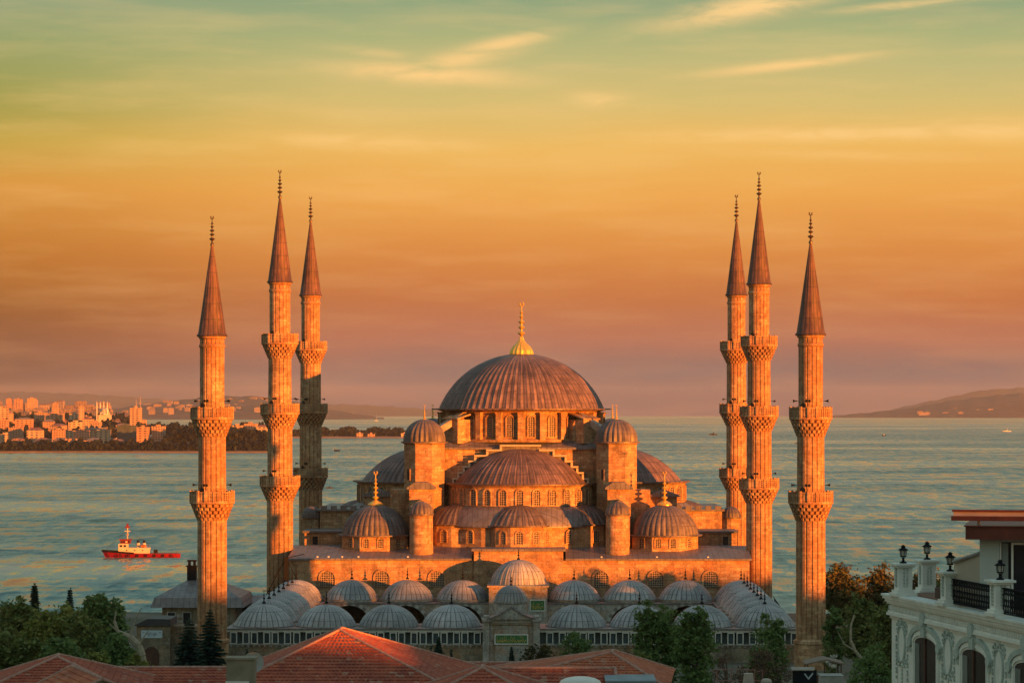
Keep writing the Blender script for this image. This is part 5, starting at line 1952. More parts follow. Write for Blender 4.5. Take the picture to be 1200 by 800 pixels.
tree('bush', 'thin yellowish shrub at the foot of the biggest courtyard tree', 748, 255, 757, 40, -1, LEAF_MD, 26, cat='bush', n=1800, leaf=.2, low=.05)
tree('bare_bush', 'reddish brown twiggy bush left of the far right minaret foot', 893, 275, 757, 76, -1.8, LEAF_BR, 27, cat='bush', n=5000, leaf=.13, low=.02)
tree('bare_bush', 'sparse bare bush below the courtyard wall beside the big trees', 850, 300, 762, 44, -2, LEAF_BR, 28, cat='bush', n=1500, leaf=.11, low=.02)
conifer('pair-tipped dark cypress against the courtyard wall left of the gatehouse', 514, 318, 746, 18, -2, 31, slim=True, name='cypress', n_tiers=12)
conifer('short dark cypress left of the pair-tipped one, nearly hidden by the roof', 505, 322, 757, 10, -2, 32, slim=True, name='cypress', n_tiers=9)
conifer('low dark cypress right of the pair-tipped one', 529, 320, 761, 12, -2, 33, slim=True, name='cypress', n_tiers=9)
conifer('small clipped conifer centred under the green inscription of the gate', 599.5, 322, 758, 14, -2.2, 34, slim=True, name='cypress', n_tiers=10)
conifer('small cypress at the left end of the courtyard wall', 289, 318, 761, 8, -2.2, 35, slim=True, name='cypress', n_tiers=9)
conifer('second small cypress at the left end of the courtyard wall, nearer the chimney', 299, 318, 763, 7, -2.2, 36, slim=True, name='cypress', n_tiers=9)
tree('broadleaf_tree', 'tall red-lit tree right behind the far right minaret', 990, 368, 656, 60, -2, LEAF_RD, 41, n=8000, leaf=.24, lobes=8, low=.15, group='trees right of the far right minaret')
tree('broadleaf_tree', 'red-lit tree seen between the minaret trees and the hotel pillar', 1030, 372, 659, 56, -2, LEAF_RD, 42, n=7000, leaf=.24, low=.15, group='trees right of the far right minaret')
tree('broadleaf_tree', 'red-lit tree seen behind the hotel roof terrace between its pillars', 1085, 376, 662, 66, -2, LEAF_RD, 43, n=7000, leaf=.24, low=.15, group='trees right of the far right minaret')
tree('broadleaf_tree', 'olive green tree with a pale crooked trunk, left of the white hotel', 1012, 300, 694, 62, -1.5, LEAF_MD, 44, n=8500, leaf=.2, low=.3, bark=BARK_P, group='trees right of the far right minaret')
tree('broadleaf_tree', 'dark green tree beside the hotel wall', 1046, 285, 704, 60, -1, LEAF_MD, 45, n=7500, leaf=.2, low=.1, group='trees right of the far right minaret')
tree('broadleaf_tree', 'dark low tree below the crooked pale trunk', 1020, 250, 752, 70, -.5, LEAF_DK, 46, n=5000, leaf=.18, low=.05, group='trees right of the far right minaret')
tree('broadleaf_tree', 'leafy tree directly right of the far right minaret with white blossom spots', 978, 315, 700, 30, -2, LEAF_DK, 47, n=4500, leaf=.2, low=.1, group='trees right of the far right minaret')
cb_ = PD(1004, 600, 262)
ct = thing('bare_tree', 'crooked pale trunk with few leaves in front of the dark trees left of the hotel', 'tree', (cb_.x, cb_.y, -1))
mb = MB()
pq = [PD(x, y, 262) for x, y in ((1013, 800), (1010, 772), (1002, 762), (997, 750), (997, 733), (1001, 720))]
for k, (a, b) in enumerate(zip(pq[:-1], pq[1:])):
    mb.tube(a, b, .2 - k * .025, .18 - k * .025, 7)
mb.tube(PD(1002, 762, 262), PD(989, 754, 262), .12, .06, 6)
mb.tube(PD(989, 754, 262), PD(982, 740, 262), .06, .03, 5)
obj('trunk', mb, BARK_P, ct)
bp = PD(972, 600, 300)
bl_ = thing('oleander', 'white-flowering shrub hugging the right side of the far right minaret', 'shrub', (bp.x, bp.y, -2))
obj('foliage', crown([((0, 0, 4.2), (.9, .7, 3.6))], .13, 1500, 61), LEAF_MD, bl_, (bp.x, bp.y, -2))
obj('blossom', crown([((.1, -.3, 5.4), (.8, .5, 2.6))], .13, 160, 62), WHITE_PAINT, bl_, (bp.x, bp.y, -2))

# ------------------------------------------------------------------ foreground roofs
def tile_plane(mb, e0, e1, r1, r0, row=.36, col=.26, lift=.045, wave=.035):
    """tiled slope: e0-e1 eaves (left to right, seen from outside), r0-r1 ridge (may coincide)"""
    e0, e1, r0, r1 = map(Vector, (e0, e1, r0, r1))
    n = (e1 - e0).cross(r0 - e0 if (r0 - e0).length > .01 else r1 - e0).normalized()
    if n.z < 0: n = -n
    rows = max(2, int(((r0 + r1) / 2 - (e0 + e1) / 2).length / row))
    for k in range(rows):
        t0, t1 = k / rows, (k + 1) / rows
        a0, a1 = e0.lerp(r0, t0), e1.lerp(r1, t0)
        b0, b1 = e0.lerp(r0, min(t1 + .02 / rows, 1)), e1.lerp(r1, min(t1 + .02 / rows, 1))
        w = (a1 - a0).length
        m_ = max(1, int(w / (col / 2)))
        vs = []
        for i in range(m_ + 1):
            s = i / m_
            h = wave * (i % 2)
            vs.append(a0.lerp(a1, s) + n * (lift + h))
        for i in range(m_ + 1):
            s = i / m_
            vs.append(b0.lerp(b1, s) + n * (h if False else wave * (i % 2) * .9))
        for i in range(m_ + 1):
            s = i / m_
            vs.append(a0.lerp(a1, s))
        fs = []
        for i in range(m_):
            fs.append((i, i + 1, m_ + 1 + i + 1, m_ + 1 + i))
            fs.append((2 * (m_ + 1) + i, 2 * (m_ + 1) + i + 1, i + 1, i))
        mb.add(vs, fs)


def ridge_caps(mb, p, q, r=.1):
    p, q = Vector(p), Vector(q)
    n = max(2, int((q - p).length / .42))
    for k in range(n):
        a, b = p.lerp(q, k / n), p.lerp(q, (k + 1.08) / n)
        mb.tube(a + Vector((0, 0, .03)), b + Vector((0, 0, .05)), r, r * .86, 8)


def hip_house(label, cx, cy, zr, wl, wr, ze, yf, yb, rf, rbk, rot=0.0, tile=TILE, group='tiled roofs in the foreground', ground=1.0, wall=PLASTER):
    """ridge along y from rf to rbk at height zr; eaves at ze; local coordinates"""
    t = thing('tiled_house', label, 'house', (cx, cy, ground), rot, group)
    zr -= ground; ze -= ground
    A, B = (0, rf, zr), (0, rbk, zr)
    FL, FR, BR, BL = (-wl, yf, ze), (wr, yf, ze), (wr, yb, ze), (-wl, yb, ze)
    mb = MB()
    tile_plane(mb, FL, FR, A, A)
    tile_plane(mb, FR, BR, B, A)
    tile_plane(mb, BL, FL, A, B)
    tile_plane(mb, BR, BL, B, B)
    ro = obj('roof', mb, tile, t, (0, 0, 0), local=True)
    mb = MB()
    for a, b in ((A, FL), (A, FR), (B, BL), (B, BR), (A, B)):
        ridge_caps(mb, a, b)
    obj('ridge_tiles', mb, RIDGE, ro, (0, 0, 0), local=True)
    obj('wall', MB().box(-wl + .5, wr - .5, yf + .5, yb - .5, 0, ze - .05), wall, t, (0, 0, 0), local=True)
    return t, ro


def gable_house(label, p0, p1, depth_f, depth_b, slope, ground=1.0, tile=TILE, wall=PLASTER, group='tiled roofs in the foreground', hipl=0.0, hipr=0.0):
    """ridge from p0 to p1 (world), falling to the front by depth_f and to the back by depth_b"""
    p0, p1 = Vector(p0), Vector(p1)
    c = (p0 + p1) / 2
    L = (p1 - p0).length
    rot = math.atan2(p1.y - p0.y, p1.x - p0.x)
    t = thing('tiled_house', label, 'house', (c.x, c.y, ground), rot, group)
    zr = c.z - ground
    ze, zeb = zr - depth_f * slope, zr - depth_b * slope
    A, B = (-L / 2, 0, zr), (L / 2, 0, zr)
    FL, FR = (-L / 2 - hipl, -depth_f, ze), (L / 2 + hipr, -depth_f, ze)
    BL, BR = (-L / 2 - hipl, depth_b, zeb), (L / 2 + hipr, depth_b, zeb)
    mb = MB()
    tile_plane(mb, FL, FR, B, A)
    tile_plane(mb, BR, BL, A, B)
    if hipl: tile_plane(mb, BL, FL, A, A)
    if hipr: tile_plane(mb, FR, BR, B, B)
    ro = obj('roof', mb, tile, t, (0, 0, 0), local=True)
    mb = MB()
    ridge_caps(mb, A, B)
    for h, a, b, c_ in ((hipl, A, FL, BL), (hipr, B, FR, BR)):
        ridge_caps(mb, a, b, .1); ridge_caps(mb, a, c_, .1)
    obj('ridge_tiles', mb, RIDGE, ro, (0, 0, 0), local=True)
    mb = MB()
    mb.box(-L / 2 + .2 - hipl * .8, L / 2 - .2 + hipr * .8, -depth_f + .5, depth_b - .5, 0, min(ze, zeb) - .05)
    if not hipl and not hipr:
        for x in (-L / 2 + .2, L / 2 - .2):
            mb.add([(x, -depth_f + .5, ze), (x, depth_b - .5, zeb), (x, 0, zr - .1)], [(0, 1, 2)])
    obj('wall', mb, wall, t, (0, 0, 0), local=True)
    return t, ro


# big hipped roof left of centre
D1 = 170
A = PD(398, 738.5, D1)
h1, r1_ = hip_house('house with the biggest hipped red tile roof, left of centre at the bottom', A.x, A.y, A.z, 7.4, 8.2, A.z - 3.4, -7.5, 13, 0, 1.6, tile=TILE)
# far left hipped roof
A = PD(67, 769.5, 160)
hip_house('house with a small hipped red roof in the bottom left corner', A.x, A.y, A.z, 5.0, 5.2, A.z - 1.9, -5.5, 8, 0, 1.2, rot=R(6), tile=TILE)
# long roof between them
a, b = PD(96, 782, 172), PD(276, 782.3, 172)
gable_house('low house with a long straight dark red roof, left of the tan chimney', a, b, 6, 6, .42)
a, b = PD(84, 776, 150), PD(120, 800, 143)
gable_house('small orange-red gable roof in front of the bottom left hipped roof', a, b, 3.0, 2.2, .5, tile=TILE_O)
# right group
a, b = PD(470, 776.5, 186), PD(692, 776.5, 186)
gable_house('long low red roof with its back ridge right below the gatehouse', a, b, 5, 5, .3, tile=TILE)
a, b = PD(571, 783.5, 160), PD(721, 783, 160)
gable_house('wide red roof in front of the long low one, right of centre', a, b, 6, 4, .45)
A = PD(717, 764.5, 172)
hip_house('house with the peaked red hip roof ending at the big green trees', A.x, A.y, A.z, 8.5, 3.6, A.z - 1.75, -4.4, 8, 0, 1.5, rot=R(-4), tile=TILE_O, wall=plain('blue_grey_render', (.22, .27, .30), .8))
A = PD(565, 782.5, 150)
hip_house('small hipped red roof with pale ridges, lowest at the bottom centre', A.x, A.y, A.z, 4.0, 4.2, A.z - 1.8, -4.5, 7, 0, 1.0, tile=TILE)
# blue-grey roof terrace wall
p = PD(738, 797, 158)
ob = obj('terrace_parapet', MB().box(-1.3, 1.3, -2, 1.5, -3, 1.05).box(-1.4, 1.4, -2.1, 1.6, 1.05, 1.15), MATS['blue_grey_render'], None, (p.x, p.y, p.z - .95))
tag(ob, 'blue-grey rendered parapet beside the peaked red roof at the bottom', 'parapet')
p = PD(680, 799, 140)
ob = obj('roof_dome', MB().lathe([(1.05, -1.2), (1.05, -.05), (.98, .08), (.75, .2), (.4, .27), (.02, .29)], 32), WHITE_PAINT, None, (p.x, p.y, p.z), smooth=True)
tag(ob, 'shallow white dome cap poking up in front of the wide red roof at the bottom', 'dome')
# chimney with a water ball
p = PD(283, 769, 158)
chm = thing('chimney_stack', 'tan square chimney stack between the long and the biggest red roof', 'chimney', (p.x, p.y, p.z - 4))
mb = MB().box(-.78, .78, -.6, .6, -4, -.12).box(-.86, .86, -.68, .68, -.12, .0)
obj('stack', mb, plain('tan_render', (.24, .20, .14), .85, var=.25), chm, p)
obj('cowl', MB().box(-.6, .35, -.3, .3, -1.55, -1.25).box(-.8, .5, -.8, -.62, -1.7, -1.3), WHITE_PAINT, chm, p)
p = PD(297, 776.5, 160)
dsh = thing('satellite_dish', 'pale round satellite dish beside the tan chimney stack', 'satellite dish', (p.x, p.y, p.z - 1.2))
dm_ = MB().lathe([(.01, 0), (.25, .02), (.45, .08), (.56, .15), (.6, .22), (.57, .2), (.4, .1), (.01, .04)], 24)
o = obj('reflector', dm_, plain('pale_grey_dish', (.4, .37, .33), .6, var=.3), dsh, p, smooth=True)
o.rotation_euler = (R(75), R(10), 0)
obj('arm', MB().tube((0, .1, -1.2), (0, .1, 0), .06, .05, 6).tube((0, -.1, -.3), (0, -.6, -.05), .02, .02, 5), BLACK_METAL, dsh, p)
# loose things between the trees at the bottom right
p = PD(877, 800, 205)
ob = obj('stone_chimney', MB().add([(-.62, -.5, -2), (.62, -.5, -2), (.62, .5, -2), (-.62, .5, -2), (-.3, -.28, .72), (.32, -.28, .72), (.32, .28, .72), (-.3, .28, .72)],
                                   [(0, 1, 5, 4), (1, 2, 6, 5), (2, 3, 7, 6), (3, 0, 4, 7), (4, 5, 6, 7)]), plain('pinkish_cement', (.42, .34, .28), .85), None, p)
tag(ob, 'tapered pale cement chimney left of the kiosk at the bottom', 'chimney')
p = PD(898, 800, 205)
ob = obj('vent_cap', MB().box(-.38, .38, -.3, .3, -2, .1).lathe([(.4, .1), (.36, .25), (.2, .34), (.01, .36)], 16), MATS['pinkish_cement'], None, p)
tag(ob, 'short rounded cement vent right of the tapered chimney', 'vent')
pa, pb_ = PD(838, 800, 212), PD(895, 800, 212)
rl = thing('pipe_railing', 'thin reddish pipe railing behind the tapered cement chimney', 'railing', pa)
mb = MB()
for px in (840, 857, 884, 893.5):
    mb.tube(PD(px, 805, 212), PD(px, 784, 212), .035, .035, 5)
mb.tube(PD(840, 784, 212), PD(886, 784.5, 212), .03, .03, 5); mb.tube(PD(886, 787, 212), PD(893.5, 785, 212), .03, .03, 5); mb.tube(PD(840, 797, 212), PD(893, 797, 212), .03, .03, 5)
obj('rails', mb, plain('rusty_pipe', (.3, .13, .1), .7), rl, (0, 0, 0))
# kiosk under the right minaret
Dk = 235
kx0, kx1 = PD(945, 780, Dk), PD(984, 780, Dk)
kc = (kx0 + kx1) / 2
kz = ZD(800, Dk)
ki = thing('kiosk', 'small open kiosk with a brown gabled roof at the foot of the far right minaret', 'kiosk', (kc.x, kc.y, kz - 3))
w = (kx1.x - kx0.x) / 2
zt_, ze_ = ZD(770, Dk), ZD(775.5, Dk)
mb = MB().prism([(-w - .2, ze_), (0.1, zt_), (w + .25, ze_), (w + .25, ze_ - .1), (0.1, zt_ - .14), (-w - .2, ze_ - .1)], -1.4, 1.8)
obj('roof', mb, plain('brown_shingles', (.22, .16, .12), .85, var=.35, scale=4), ki, (kc.x, kc.y, 0))
for x, y in ((-w, -1.2), (w, -1.2), (-w, 1.5), (w, 1.5), (0, -1.2)):
    obj('post', MB().box(-.05, .05, -.05, .05, kz - 3, ze_ + .02), WOOD_DARK, ki, (kc.x + x, kc.y + y, 0))
obj('counter', MB().box(-w - .05, w + .05, -1.32, -1.22, kz - 3, ZD(789, Dk)), WOOD_DARK, ki, (kc.x, kc.y, 0))
mb = MB().lathe([(.16, 0), (.26, .1), (.28, .3), (.22, .38), (.01, .4)], 10, (.8, -.9, ZD(781, Dk)))
obj('white_jar', mb, WHITE_PAINT, ki, (kc.x, kc.y, 0))
p0 = PD(930, 784, 222)
cn_ = thing('canopy', 'dark canopy stall with a white chevron mark left of the kiosk', 'canopy', (p0.x + .9, p0.y, ZD(800, 222) - 2))
q0, q1 = PD(929, 784.5, 222), PD(957, 784.5, 222)
cw = q1.x - q0.x
obj('canopy_front', MB().box(0, cw, 0, .08, -3, 0), BLACK_METAL, cn_, (q0.x, q0.y, q0.z))
obj('canopy_top', MB().add([(-.1, -.1, .02), (cw * .9, -.1, .02), (cw, 1.6, .1), (0, 1.6, .1), (-.1, -.1, -.05), (cw * .9, -.1, -.05)], [(0, 1, 2, 3), (4, 5, 1, 0)]), plain('worn_tarp', (.3, .25, .2), .85), cn_, (q0.x, q0.y, q0.z))
mb = MB()
u0 = PD(942, 788, 222).x - q0.x; u1 = PD(947.5, 796, 222).x - q0.x; u2 = PD(953, 788, 222).x - q0.x
za_, zb_ = ZD(789, 222) - q0.z, ZD(796, 222) - q0.z
mb.add([(u0, -.03, za_), (u1, -.03, zb_), (u1, -.03, zb_ + .16), (u0 + .1, -.03, za_ + .05)], [(0, 1, 2, 3)])
mb.add([(u2, -.03, za_), (u1, -.03, zb_), (u1, -.03, zb_ + .2), (u2 - .05, -.03, za_ + .12)], [(0, 3, 2, 1)])
obj('chevron_mark', mb, plain('grey_white_mark', (.4, .45, .48), .6), cn_, (q0.x, q0.y, q0.z))
p0 = PD(975, 800, 230)
ob = obj('stone_counter', MB().box(-1.0, .8, -1, 1, -2, ZD(790.5, 230) - p0.z).box(-1.05, .85, -1.05, 1.05, ZD(790.5, 230) - p0.z, ZD(789.8, 230) - p0.z), CONCRETE, None, p0)
tag(ob, 'grey masonry block in front of the kiosk posts', 'counter')

# ------------------------------------------------------------------ the white hotel at the right
PC = PD(1045, 695, 72.0)
PR = PD(1200, 727, 72.0 * (695 - EYE) / (727 - EYE))
hd_ = math.atan2(PR.y - PC.y, PR.x - PC.x)         # direction of the facade, local +x runs towards the viewer
ZC = PC.z
hot = thing('hotel', 'ornate white stucco hotel with arched windows and a roof terrace, at the right edge', 'hotel', (PC.x, PC.y, 1.0), hd_)
# local frame: x along the facade (towards the viewer), -y is outwards (towards the picture's left), z from the ground
Z0 = ZC - 1.0
LF = 24.0
obj('wall', MB().box(0.0, LF, 0, 12, 0, Z0 - .62), HOTEL_W, hot, local=True)
mb = MB()
for (o_, a, b) in ((.04, -.62, -.54), (.11, -.54, -.47), (.08, -.47, -.42)):
    mb.box(-o_, LF, -o_, 12, Z0 + a, Z0 + b)
mb.box(-.03, LF, -.03, 12, Z0 - .42, Z0 - .25)
for (o_, a, b) in ((.1, -.25, -.2), (.14, -.2, -.12), (.19, -.12, -.05), (.22, -.05, 0)):
    mb.box(-o_, LF, -o_, 12, Z0 + a, Z0 + b)
co = obj('cornice', mb, HOTEL_W, hot, local=True)
mb = MB()
for k in range(150):
    x = -.04 + k * .11
    mb.box(x, x + .06, -.07, -.031, Z0 - .40, Z0 - .29)
obj('dentil_band', mb, HOTEL_W, co, local=True)


def facx(px):
    """distance along the facade at this photo column"""
    a = (px - 600) / F
    d = FW + a * RT
    e = Vector((math.cos(hd_), math.sin(hd_)))
    # C + t d = PC + s e
    M = Matrix(((d.x, -e.x), (d.y, -e.y)))
    v = Vector((PC.x - CX, PC.y - CY))
    t, s = M.inverted() @ v
    return s, t


def facz(py, t):
    return CZ - (py - EYE) * t / F - 1.0


wins = [(1073.5, 1096.5), (1130, 1154), (1187, 1212)]
spacing = facx(1142)[0] - facx(1085)[0]
wc0 = facx(1085)[0]
s0, t0_ = facx(1085)
ztop_open = facz(746, t0_)
ww = (facx(1098)[0] - facx(1073)[0])


def hotel_window(x, zc):
    """opening with reveal, curtain, moulded surround and a segmental hood with a scroll keystone; zc = crown of the opening"""
    w = ww
    n = 10
    hgt = 2.5
    def arcp(hw, rise, zb):
        return [(-hw * math.cos(PI * i / n), zb + rise * math.sin(PI * i / n)) for i in range(n + 1)]
    wo_ = obj('window', MB().prism([(-w / 2, -hgt), (w / 2, -hgt)] + [(a, b) for a, b in reversed(arcp(w / 2, .17, -.17))], -.01, .0), plain('dark_room_glass', (.03, .022, .02), .2, var=.5) if 'dark_room_glass' not in MATS else MATS['dark_room_glass'], hot, (x, 0, zc), local=True)
    mb = MB()
    # frame mouldings: jambs
    for (o_, dpt, th) in ((0, .02, .06), (.06, .045, .06), (.12, .03, .08)):
        mb.box(-w / 2 - o_ - th, -w / 2 - o_, -dpt, -.0, -hgt, -.2)
        mb.box(w / 2 + o_, w / 2 + o_ + th, -dpt, -.0, -hgt, -.2)
        in_ = arcp(w / 2 + o_, .17 + o_, -.19); ou = arcp(w / 2 + o_ + th, .17 + o_ + th, -.19)
        for i in range(n):
            mb.add([(in_[i][0], -dpt, in_[i][1]), (in_[i + 1][0], -dpt, in_[i + 1][1]), (ou[i + 1][0], -dpt, ou[i + 1][1]), (ou[i][0], -dpt, ou[i][1]),
                    (in_[i][0], 0, in_[i][1]), (in_[i + 1][0], 0, in_[i + 1][1]), (ou[i][0], 0, ou[i][1]), (ou[i + 1][0], 0, ou[i + 1][1])],
                   [(0, 1, 2, 3), (0, 4, 5, 1), (3, 2, 7, 6)])
    obj('surround', mb, HOTEL_W, wo_, (0, 0, 0), local=True)
    mb = MB()
    in_ = arcp(w / 2 + .2, .33, -.16); ou = arcp(w / 2 + .34, .46, -.16)
    for i in range(n):
        mb.add([(in_[i][0], -.065, in_[i][1]), (in_[i + 1][0], -.065, in_[i + 1][1]), (ou[i + 1][0], -.08, ou[i + 1][1]), (ou[i][0], -.08, ou[i][1]),
                (in_[i][0], 0, in_[i][1]), (in_[i + 1][0], 0, in_[i + 1][1]), (ou[i][0], 0, ou[i][1]), (ou[i + 1][0], 0, ou[i + 1][1])],
               [(0, 1, 2, 3), (0, 4, 5, 1), (3, 2, 7, 6)])
    for s in (-1, 1):
        mb.tube((s * (w / 2 + .27), -.09, -.2), (s * (w / 2 + .27), 0, -.2), .13, .13, 12)
        mb.box(s * (w / 2 + .27) - .07, s * (w / 2 + .27) + .07, -.06, 0, -.45, -.3)
    mb.tube((0, -.13, .43), (0, 0, .43), .17, .17, 14)
    mb.add([(-.12, -.1, 0), (.12, -.1, 0), (.17, -.12, .42), (-.17, -.12, .42), (-.12, 0, 0), (.12, 0, 0), (.17, 0, .42), (-.17, 0, .42)], [(0, 1, 2, 3), (0, 4, 5, 1), (1, 5, 6, 2), (3, 7, 4, 0)])
    obj('hood_mould', mb, HOTEL_T, wo_, (0, 0, 0), local=True)
    # sash and curtain
    mb = MB().box(-.03, .03, -.04, -.012, -hgt, -.05).box(-w / 2, w / 2, -.04, -.012, -1.75, -1.68)
    obj('sash', mb, WOOD_DARK, wo_, (0, 0, 0), local=True)
    mb = MB()
    for k in range(7):
        a = -w / 2 + .04 + k * .045
        mb.box(a, a + .035, -.03 - .012 * (k % 2), -.011, -1.7, -.2)
    obj('curtain', mb, plain('grey_green_curtain', (.25, .27, .25), .9) if 'grey_green_curtain' not in MATS else MATS['grey_green_curtain'], wo_, (0, 0, 0), local=True)


def cartouche(x, zc):
    """oval relief with scrolled crest, pendant and bead drops either side"""
    mb = MB()
    n = 26
    a_, b_ = .25, .44
    for k in range(n):
        t0_, t1_ = 2 * PI * k / n, 2 * PI * (k + 1) / n
        mb.tube((a_ * math.cos(t0_), -.012, b_ * math.sin(t0_)), (a_ * math.cos(t1_), -.012, b_ * math.sin(t1_)), .035, .035, 6)
    o = obj('cartouche', mb, HOTEL_T, hot, (x, 0, zc), local=True)
    obj('oval_panel', MB().prism([(a_ * math.cos(t), b_ * math.sin(t)) for t in np.linspace(0, 2 * PI, 24)[:-1]], -.025, 0), HOTEL_W, o, (0, 0, 0), local=True)
    mb = MB()
    r = random.Random(3)
    for s in (-1, 1):
        for (cx_, cz_, rr) in ((.16, .51, .09), (.3, .44, .08), (.33, .33, .055), (.2, -.48, .08), (.3, -.4, .055), (.09, .6, .08)):
            mb.path([(s * (cx_ + rr * math.cos(t)), -.02, cz_ + rr * math.sin(t)) for t in np.linspace(0, 5.2, 8)], .026, 5)
        for k in range(11):
            mb.tube((s * .43, -.035, .16 - k * .1), (s * .43, 0, .16 - k * .1), .032, .032, 6)
            if k % 2 == 0:
                mb.cbox((s * .43, -.012, .11 - k * .1), .07, .024, .03)
    mb.tube((0, -.05, .6), (0, 0, .6), .09, .07, 8)
    for k in range(5):
        mb.cbox((0, -.015, -.56 - k * .1), .1 - k * .008, .03, .075)
    obj('scroll_relief', mb, HOTEL_T, o, (0, 0, 0), local=True)


for k in range(5):
    hotel_window(wc0 + spacing * k, ztop_open)
    hotel_window(wc0 + spacing * k, ztop_open - 3.6)
s_, t_ = facx(1057.5)
zc_ = facz(754, t_)
for k in range(5):
    cartouche(s_ + spacing * k, zc_)
mb = MB()
for k in range(11):
    x = .48 + k * spacing / 2
    mb.box(x, x + .012, -.004, -.001, 0, Z0 - .63)
obj('joint_line', mb, plain('render_joint', (.2, .18, .16)), hot, local=True)
obj('terrace_floor', MB().box(.4, LF - .1, .3, 11.6, Z0 + .003, Z0 + .04), plain('terrace_tiles', (.22, .12, .08), .8), hot, local=True)


def pillar(x, y, h=.82, w=.36):
    mb = MB()
    mb.box(-w / 2 - .1, w / 2 + .1, -w / 2 - .1, w / 2 + .1, 0, .08)
    mb.box(-w / 2 - .05, w / 2 + .05, -w / 2 - .05, w / 2 + .05, .08, .15)
    mb.box(-w / 2, w / 2, -w / 2, w / 2, .15, h - .1)
    mb.box(-w / 2 - .05, w / 2 + .05, -w / 2 - .05, w / 2 + .05, h - .1, h - .05)
    mb.box(-w / 2 - .1, w / 2 + .1, -w / 2 - .1, w / 2 + .1, h - .05, h)
    o = obj('pillar', mb, HOTEL_W, hot, (x, y, Z0), local=True)
    mb = MB()
    for face in (0, 1):
        for k in range(6):
            z = .24 + k * .08
            for s in (-1, 1):
                if face == 0:
                    mb.path([(s * .02, -w / 2 - .012, z), (s * .06, -w / 2 - .02, z + .03), (s * .03, -w / 2 - .012, z + .06)], .013, 4)
                else:
                    mb.path([(-w / 2 - .012, s * .02, z), (-w / 2 - .02, s * .06, z + .03), (-w / 2 - .012, s * .03, z + .06)], .013, 4)
                    mb.path([(w / 2 + .012, s * .02, z), (w / 2 + .02, s * .06, z + .03), (w / 2 + .012, s * .03, z + .06)], .013, 4)
    obj('leaf_relief', mb, HOTEL_T, o, (0, 0, 0), local=True)
    # lantern
    mb = MB().lathe([(.1, 0), (.1, .03), (.04, .06), (.03, .12), (.05, .14), (.03, .16)], 10)
    mb.lathe([(.075, .17), (.09, .2), (.03, .22)], 6)
    for k in range(6):
        a = 2 * PI * k / 6
        mb.tube((.075 * math.cos(a), .075 * math.sin(a), .18), (.1 * math.cos(a), .1 * math.sin(a), .37), .009, .009, 4)
    mb.lathe([(.15, .37), (.14, .39), (.06, .44), (.05, .47), (.08, .475), (.05, .5), (.01, .53)], 6)
    l = obj('lantern', mb, BLACK_METAL, o, (0, 0, h), local=True)
    l.scale = (.9, .9, .88)
    mb = MB().lathe([(.06, h + .185), (.08, h + .325), (.001, h + .33)], 6)
    obj('lantern_glass', mb, LAMP_GLASS, o, (0, 0, 0), local=True)
    return o


ps = [facx(1058.5)[0], facx(1113.5)[0], facx(1172)[0]]
for x in ps:
    pillar(x, .0)
pillar(ps[2] + (ps[2] - ps[1]), .0)
# pillar on the far edge of the roof
pf = PD(1096, 697, 75)
loc = Matrix.Rotation(-hd_, 3, 'Z') @ Vector((pf.x - PC.x, pf.y - PC.y, 0))
pillar(.12, .9, h=.86)


def railing(xa, xb, y=0.0):
    mb = MB()
    h = .66
    mb.box(xa, xb, y - .03, y + .03, h - .04, h).box(xa, xb, y - .02, y + .02, h - .16, h - .135).box(xa, xb, y - .02, y + .02, .06, .09)
    n = int((xb - xa) / .11)
    for k in range(n + 1):
        x = xa + (xb - xa) * k / n
        mb.tube((x, y, .07), (x, y, h - .15), .013, .013, 5)
        if k < n:
            xm_ = x + (xb - xa) / n / 2
            rr = .045
            mb.path([(xm_ + rr * math.cos(t), y, h - .088 + rr * math.sin(t)) for t in np.linspace(0, 2 * PI, 8)], .012, 4)
            mb.path([(xm_, y, .1), (xm_ - .03, y, .2), (xm_ + .03, y, .3), (xm_, y, .4)], .009, 4)
    return obj('railing', mb, BLACK_METAL, hot, (0, 0, Z0), local=True)


railing(ps[1] + .2, ps[2] - .2)
railing(ps[2] + .2, 2 * ps[2] - ps[1] - .2)
railing(2 * ps[2] - ps[1] + .2, 3 * ps[2] - 2 * ps[1] - .2)
# planters on the terrace between the first pillars (things of their own)
def hotel_world(x, y, z=0.0):
    v = Matrix.Rotation(hd_, 3, 'Z') @ Vector((x, y, 0))
    return Vector((PC.x + v.x, PC.y + v.y, ZC + z))


for k, (xx, yy, s, lb) in enumerate(((facx(1088)[0], .5, 1.0, 'brown wooden planter box with dark shrub between the first two pillars'), (facx(1143)[0], .55, 1.15, 'long planter with a dark leafy shrub behind the black railing'))):
    p = hotel_world(xx, yy)
    pl = thing('planter', lb, 'planter', p, hd_)
    obj('box', MB().box(-.5 * s, .5 * s, -.16, .16, .04, .3), WOOD_DARK, pl, local=True)
    obj('shrub', crown([((0, 0, .42), (.5 * s, .18, .16))], .045, 700, 80 + k), LEAF_DK, pl, local=True)
p = hotel_world(facx(1079)[0], .75)
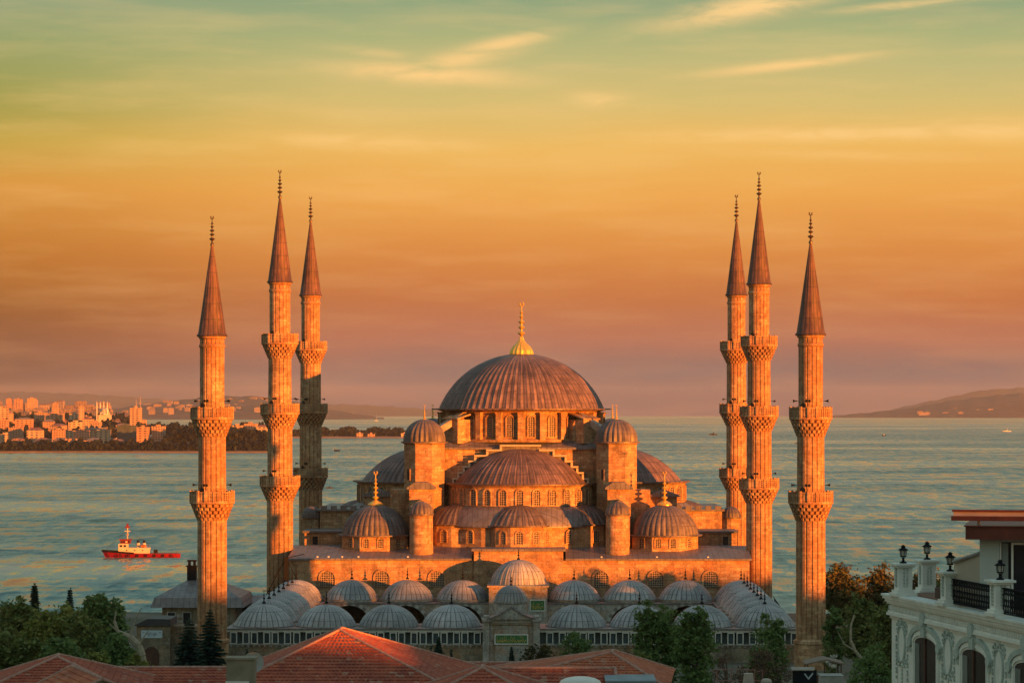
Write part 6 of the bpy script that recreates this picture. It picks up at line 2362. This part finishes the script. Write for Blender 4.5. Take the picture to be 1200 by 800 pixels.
# roof pavilion
Dp = 66.0
x0w = PD(1148, 640, Dp)
def zD(py): return ZD(py, Dp)
pent = thing('roof_pavilion', 'white roof-terrace room with red-brown fascia and glazed door above the hotel cornice', 'roof room', (x0w.x, x0w.y, ZC), R(-11))
W_ = 7.0
obj('wall', MB().box(0, .46, 0, 5, ZC, zD(630)).box(0, W_, 4.6, 5, ZC, zD(630)).box(.46, W_, 0, .12, zD(634.5), zD(630)), plain('pale_aqua_render', (.50, .53, .50), .75, var=.1), pent, (x0w.x, x0w.y, 0))
fx0 = PD(1135.5, 620, Dp - .4).x - x0w.x
obj('fascia', MB().box(fx0, W_, -.4, 5.2, zD(631), zD(616)).box(fx0 - .04, W_, -.45, 5.25, zD(616), zD(614.8)), WOOD_RED, pent, (x0w.x, x0w.y, 0))
gx = PD(1170, 640, Dp).x - x0w.x
dr_ = obj('glazed_door', MB().box(.47, W_, .06, .1, ZC, zD(634.6)), DARK_GLASS, pent, (x0w.x, x0w.y, 0))
gx2 = PD(1186, 640, Dp).x - x0w.x
obj('door_frame', MB().box(gx2 - .03, gx2 + .02, -.01, .05, ZC, zD(635)).box(gx2, W_, -.01, .05, zD(637.5), zD(635)).box(.47, .5, -.01, .05, ZC, zD(635)), WHITE_PAINT, dr_, (x0w.x, x0w.y, 0))
obj('curtain', MB().box(PD(1174, 640, Dp).x - x0w.x, PD(1181, 640, Dp).x - x0w.x, .02, .05, ZC, zD(636)), MATS['grey_green_curtain'], dr_, (x0w.x, x0w.y, 0))
# pergola beams above
pt = PD(1117, 600, Dp - .2)
pw = pt.x - x0w.x
pg = thing('pergola', 'long red-brown pergola beams on a steel post above the roof room', 'pergola', (x0w.x, x0w.y, ZC + 1), R(-11))
obj('beam', MB().box(pw, W_, -.25, -.12, zD(609.5), zD(604)), WOOD_RED, pg, (x0w.x, x0w.y, 0))
obj('beam', MB().box(pw + .02, W_, -.25, -.12, zD(599), zD(596.6)), WOOD_RED, pg, (x0w.x, x0w.y, 0))
obj('slat_screen', MB().box(pw + .05, W_, -.2, -.16, zD(604), zD(599)), plain('peach_awning_cloth', (.6, .42, .34), .8), pg, (x0w.x, x0w.y, 0))
q = PD(1147, 600, Dp).x - x0w.x
obj('post', MB().tube((q, -.05, zD(616)), (q, -.05, zD(600)), .035, .035, 8), plain('grey_steel', (.3, .28, .26), .5), pg, (x0w.x, x0w.y, 0))
# slanting parapet wing left of the room
a, b = PD(1119, 657, 67.5), PD(1148, 647.5, 67.0)
aw = thing('sloping_wing_wall', 'cream wall with a slanting grey coping left of the roof room', 'wall', (a.x, a.y, ZC))
mb = MB().add([(a.x, a.y, ZC), (b.x, b.y, ZC), (b.x, b.y, b.z), (a.x, a.y, a.z), (a.x, a.y + .15, ZC), (b.x, b.y + .15, ZC), (b.x, b.y + .15, b.z), (a.x, a.y + .15, a.z)],
              [(0, 1, 2, 3), (7, 6, 5, 4), (3, 2, 6, 7), (0, 3, 7, 4), (1, 5, 6, 2)])
obj('wall', mb, CREAM, aw, (0, 0, 0))
obj('coping', MB().tube((a.x - .05, a.y - .03, a.z - .02), (b.x, b.y - .03, b.z), .045, .045, 6), MATS['grey_steel'], aw, (0, 0, 0))
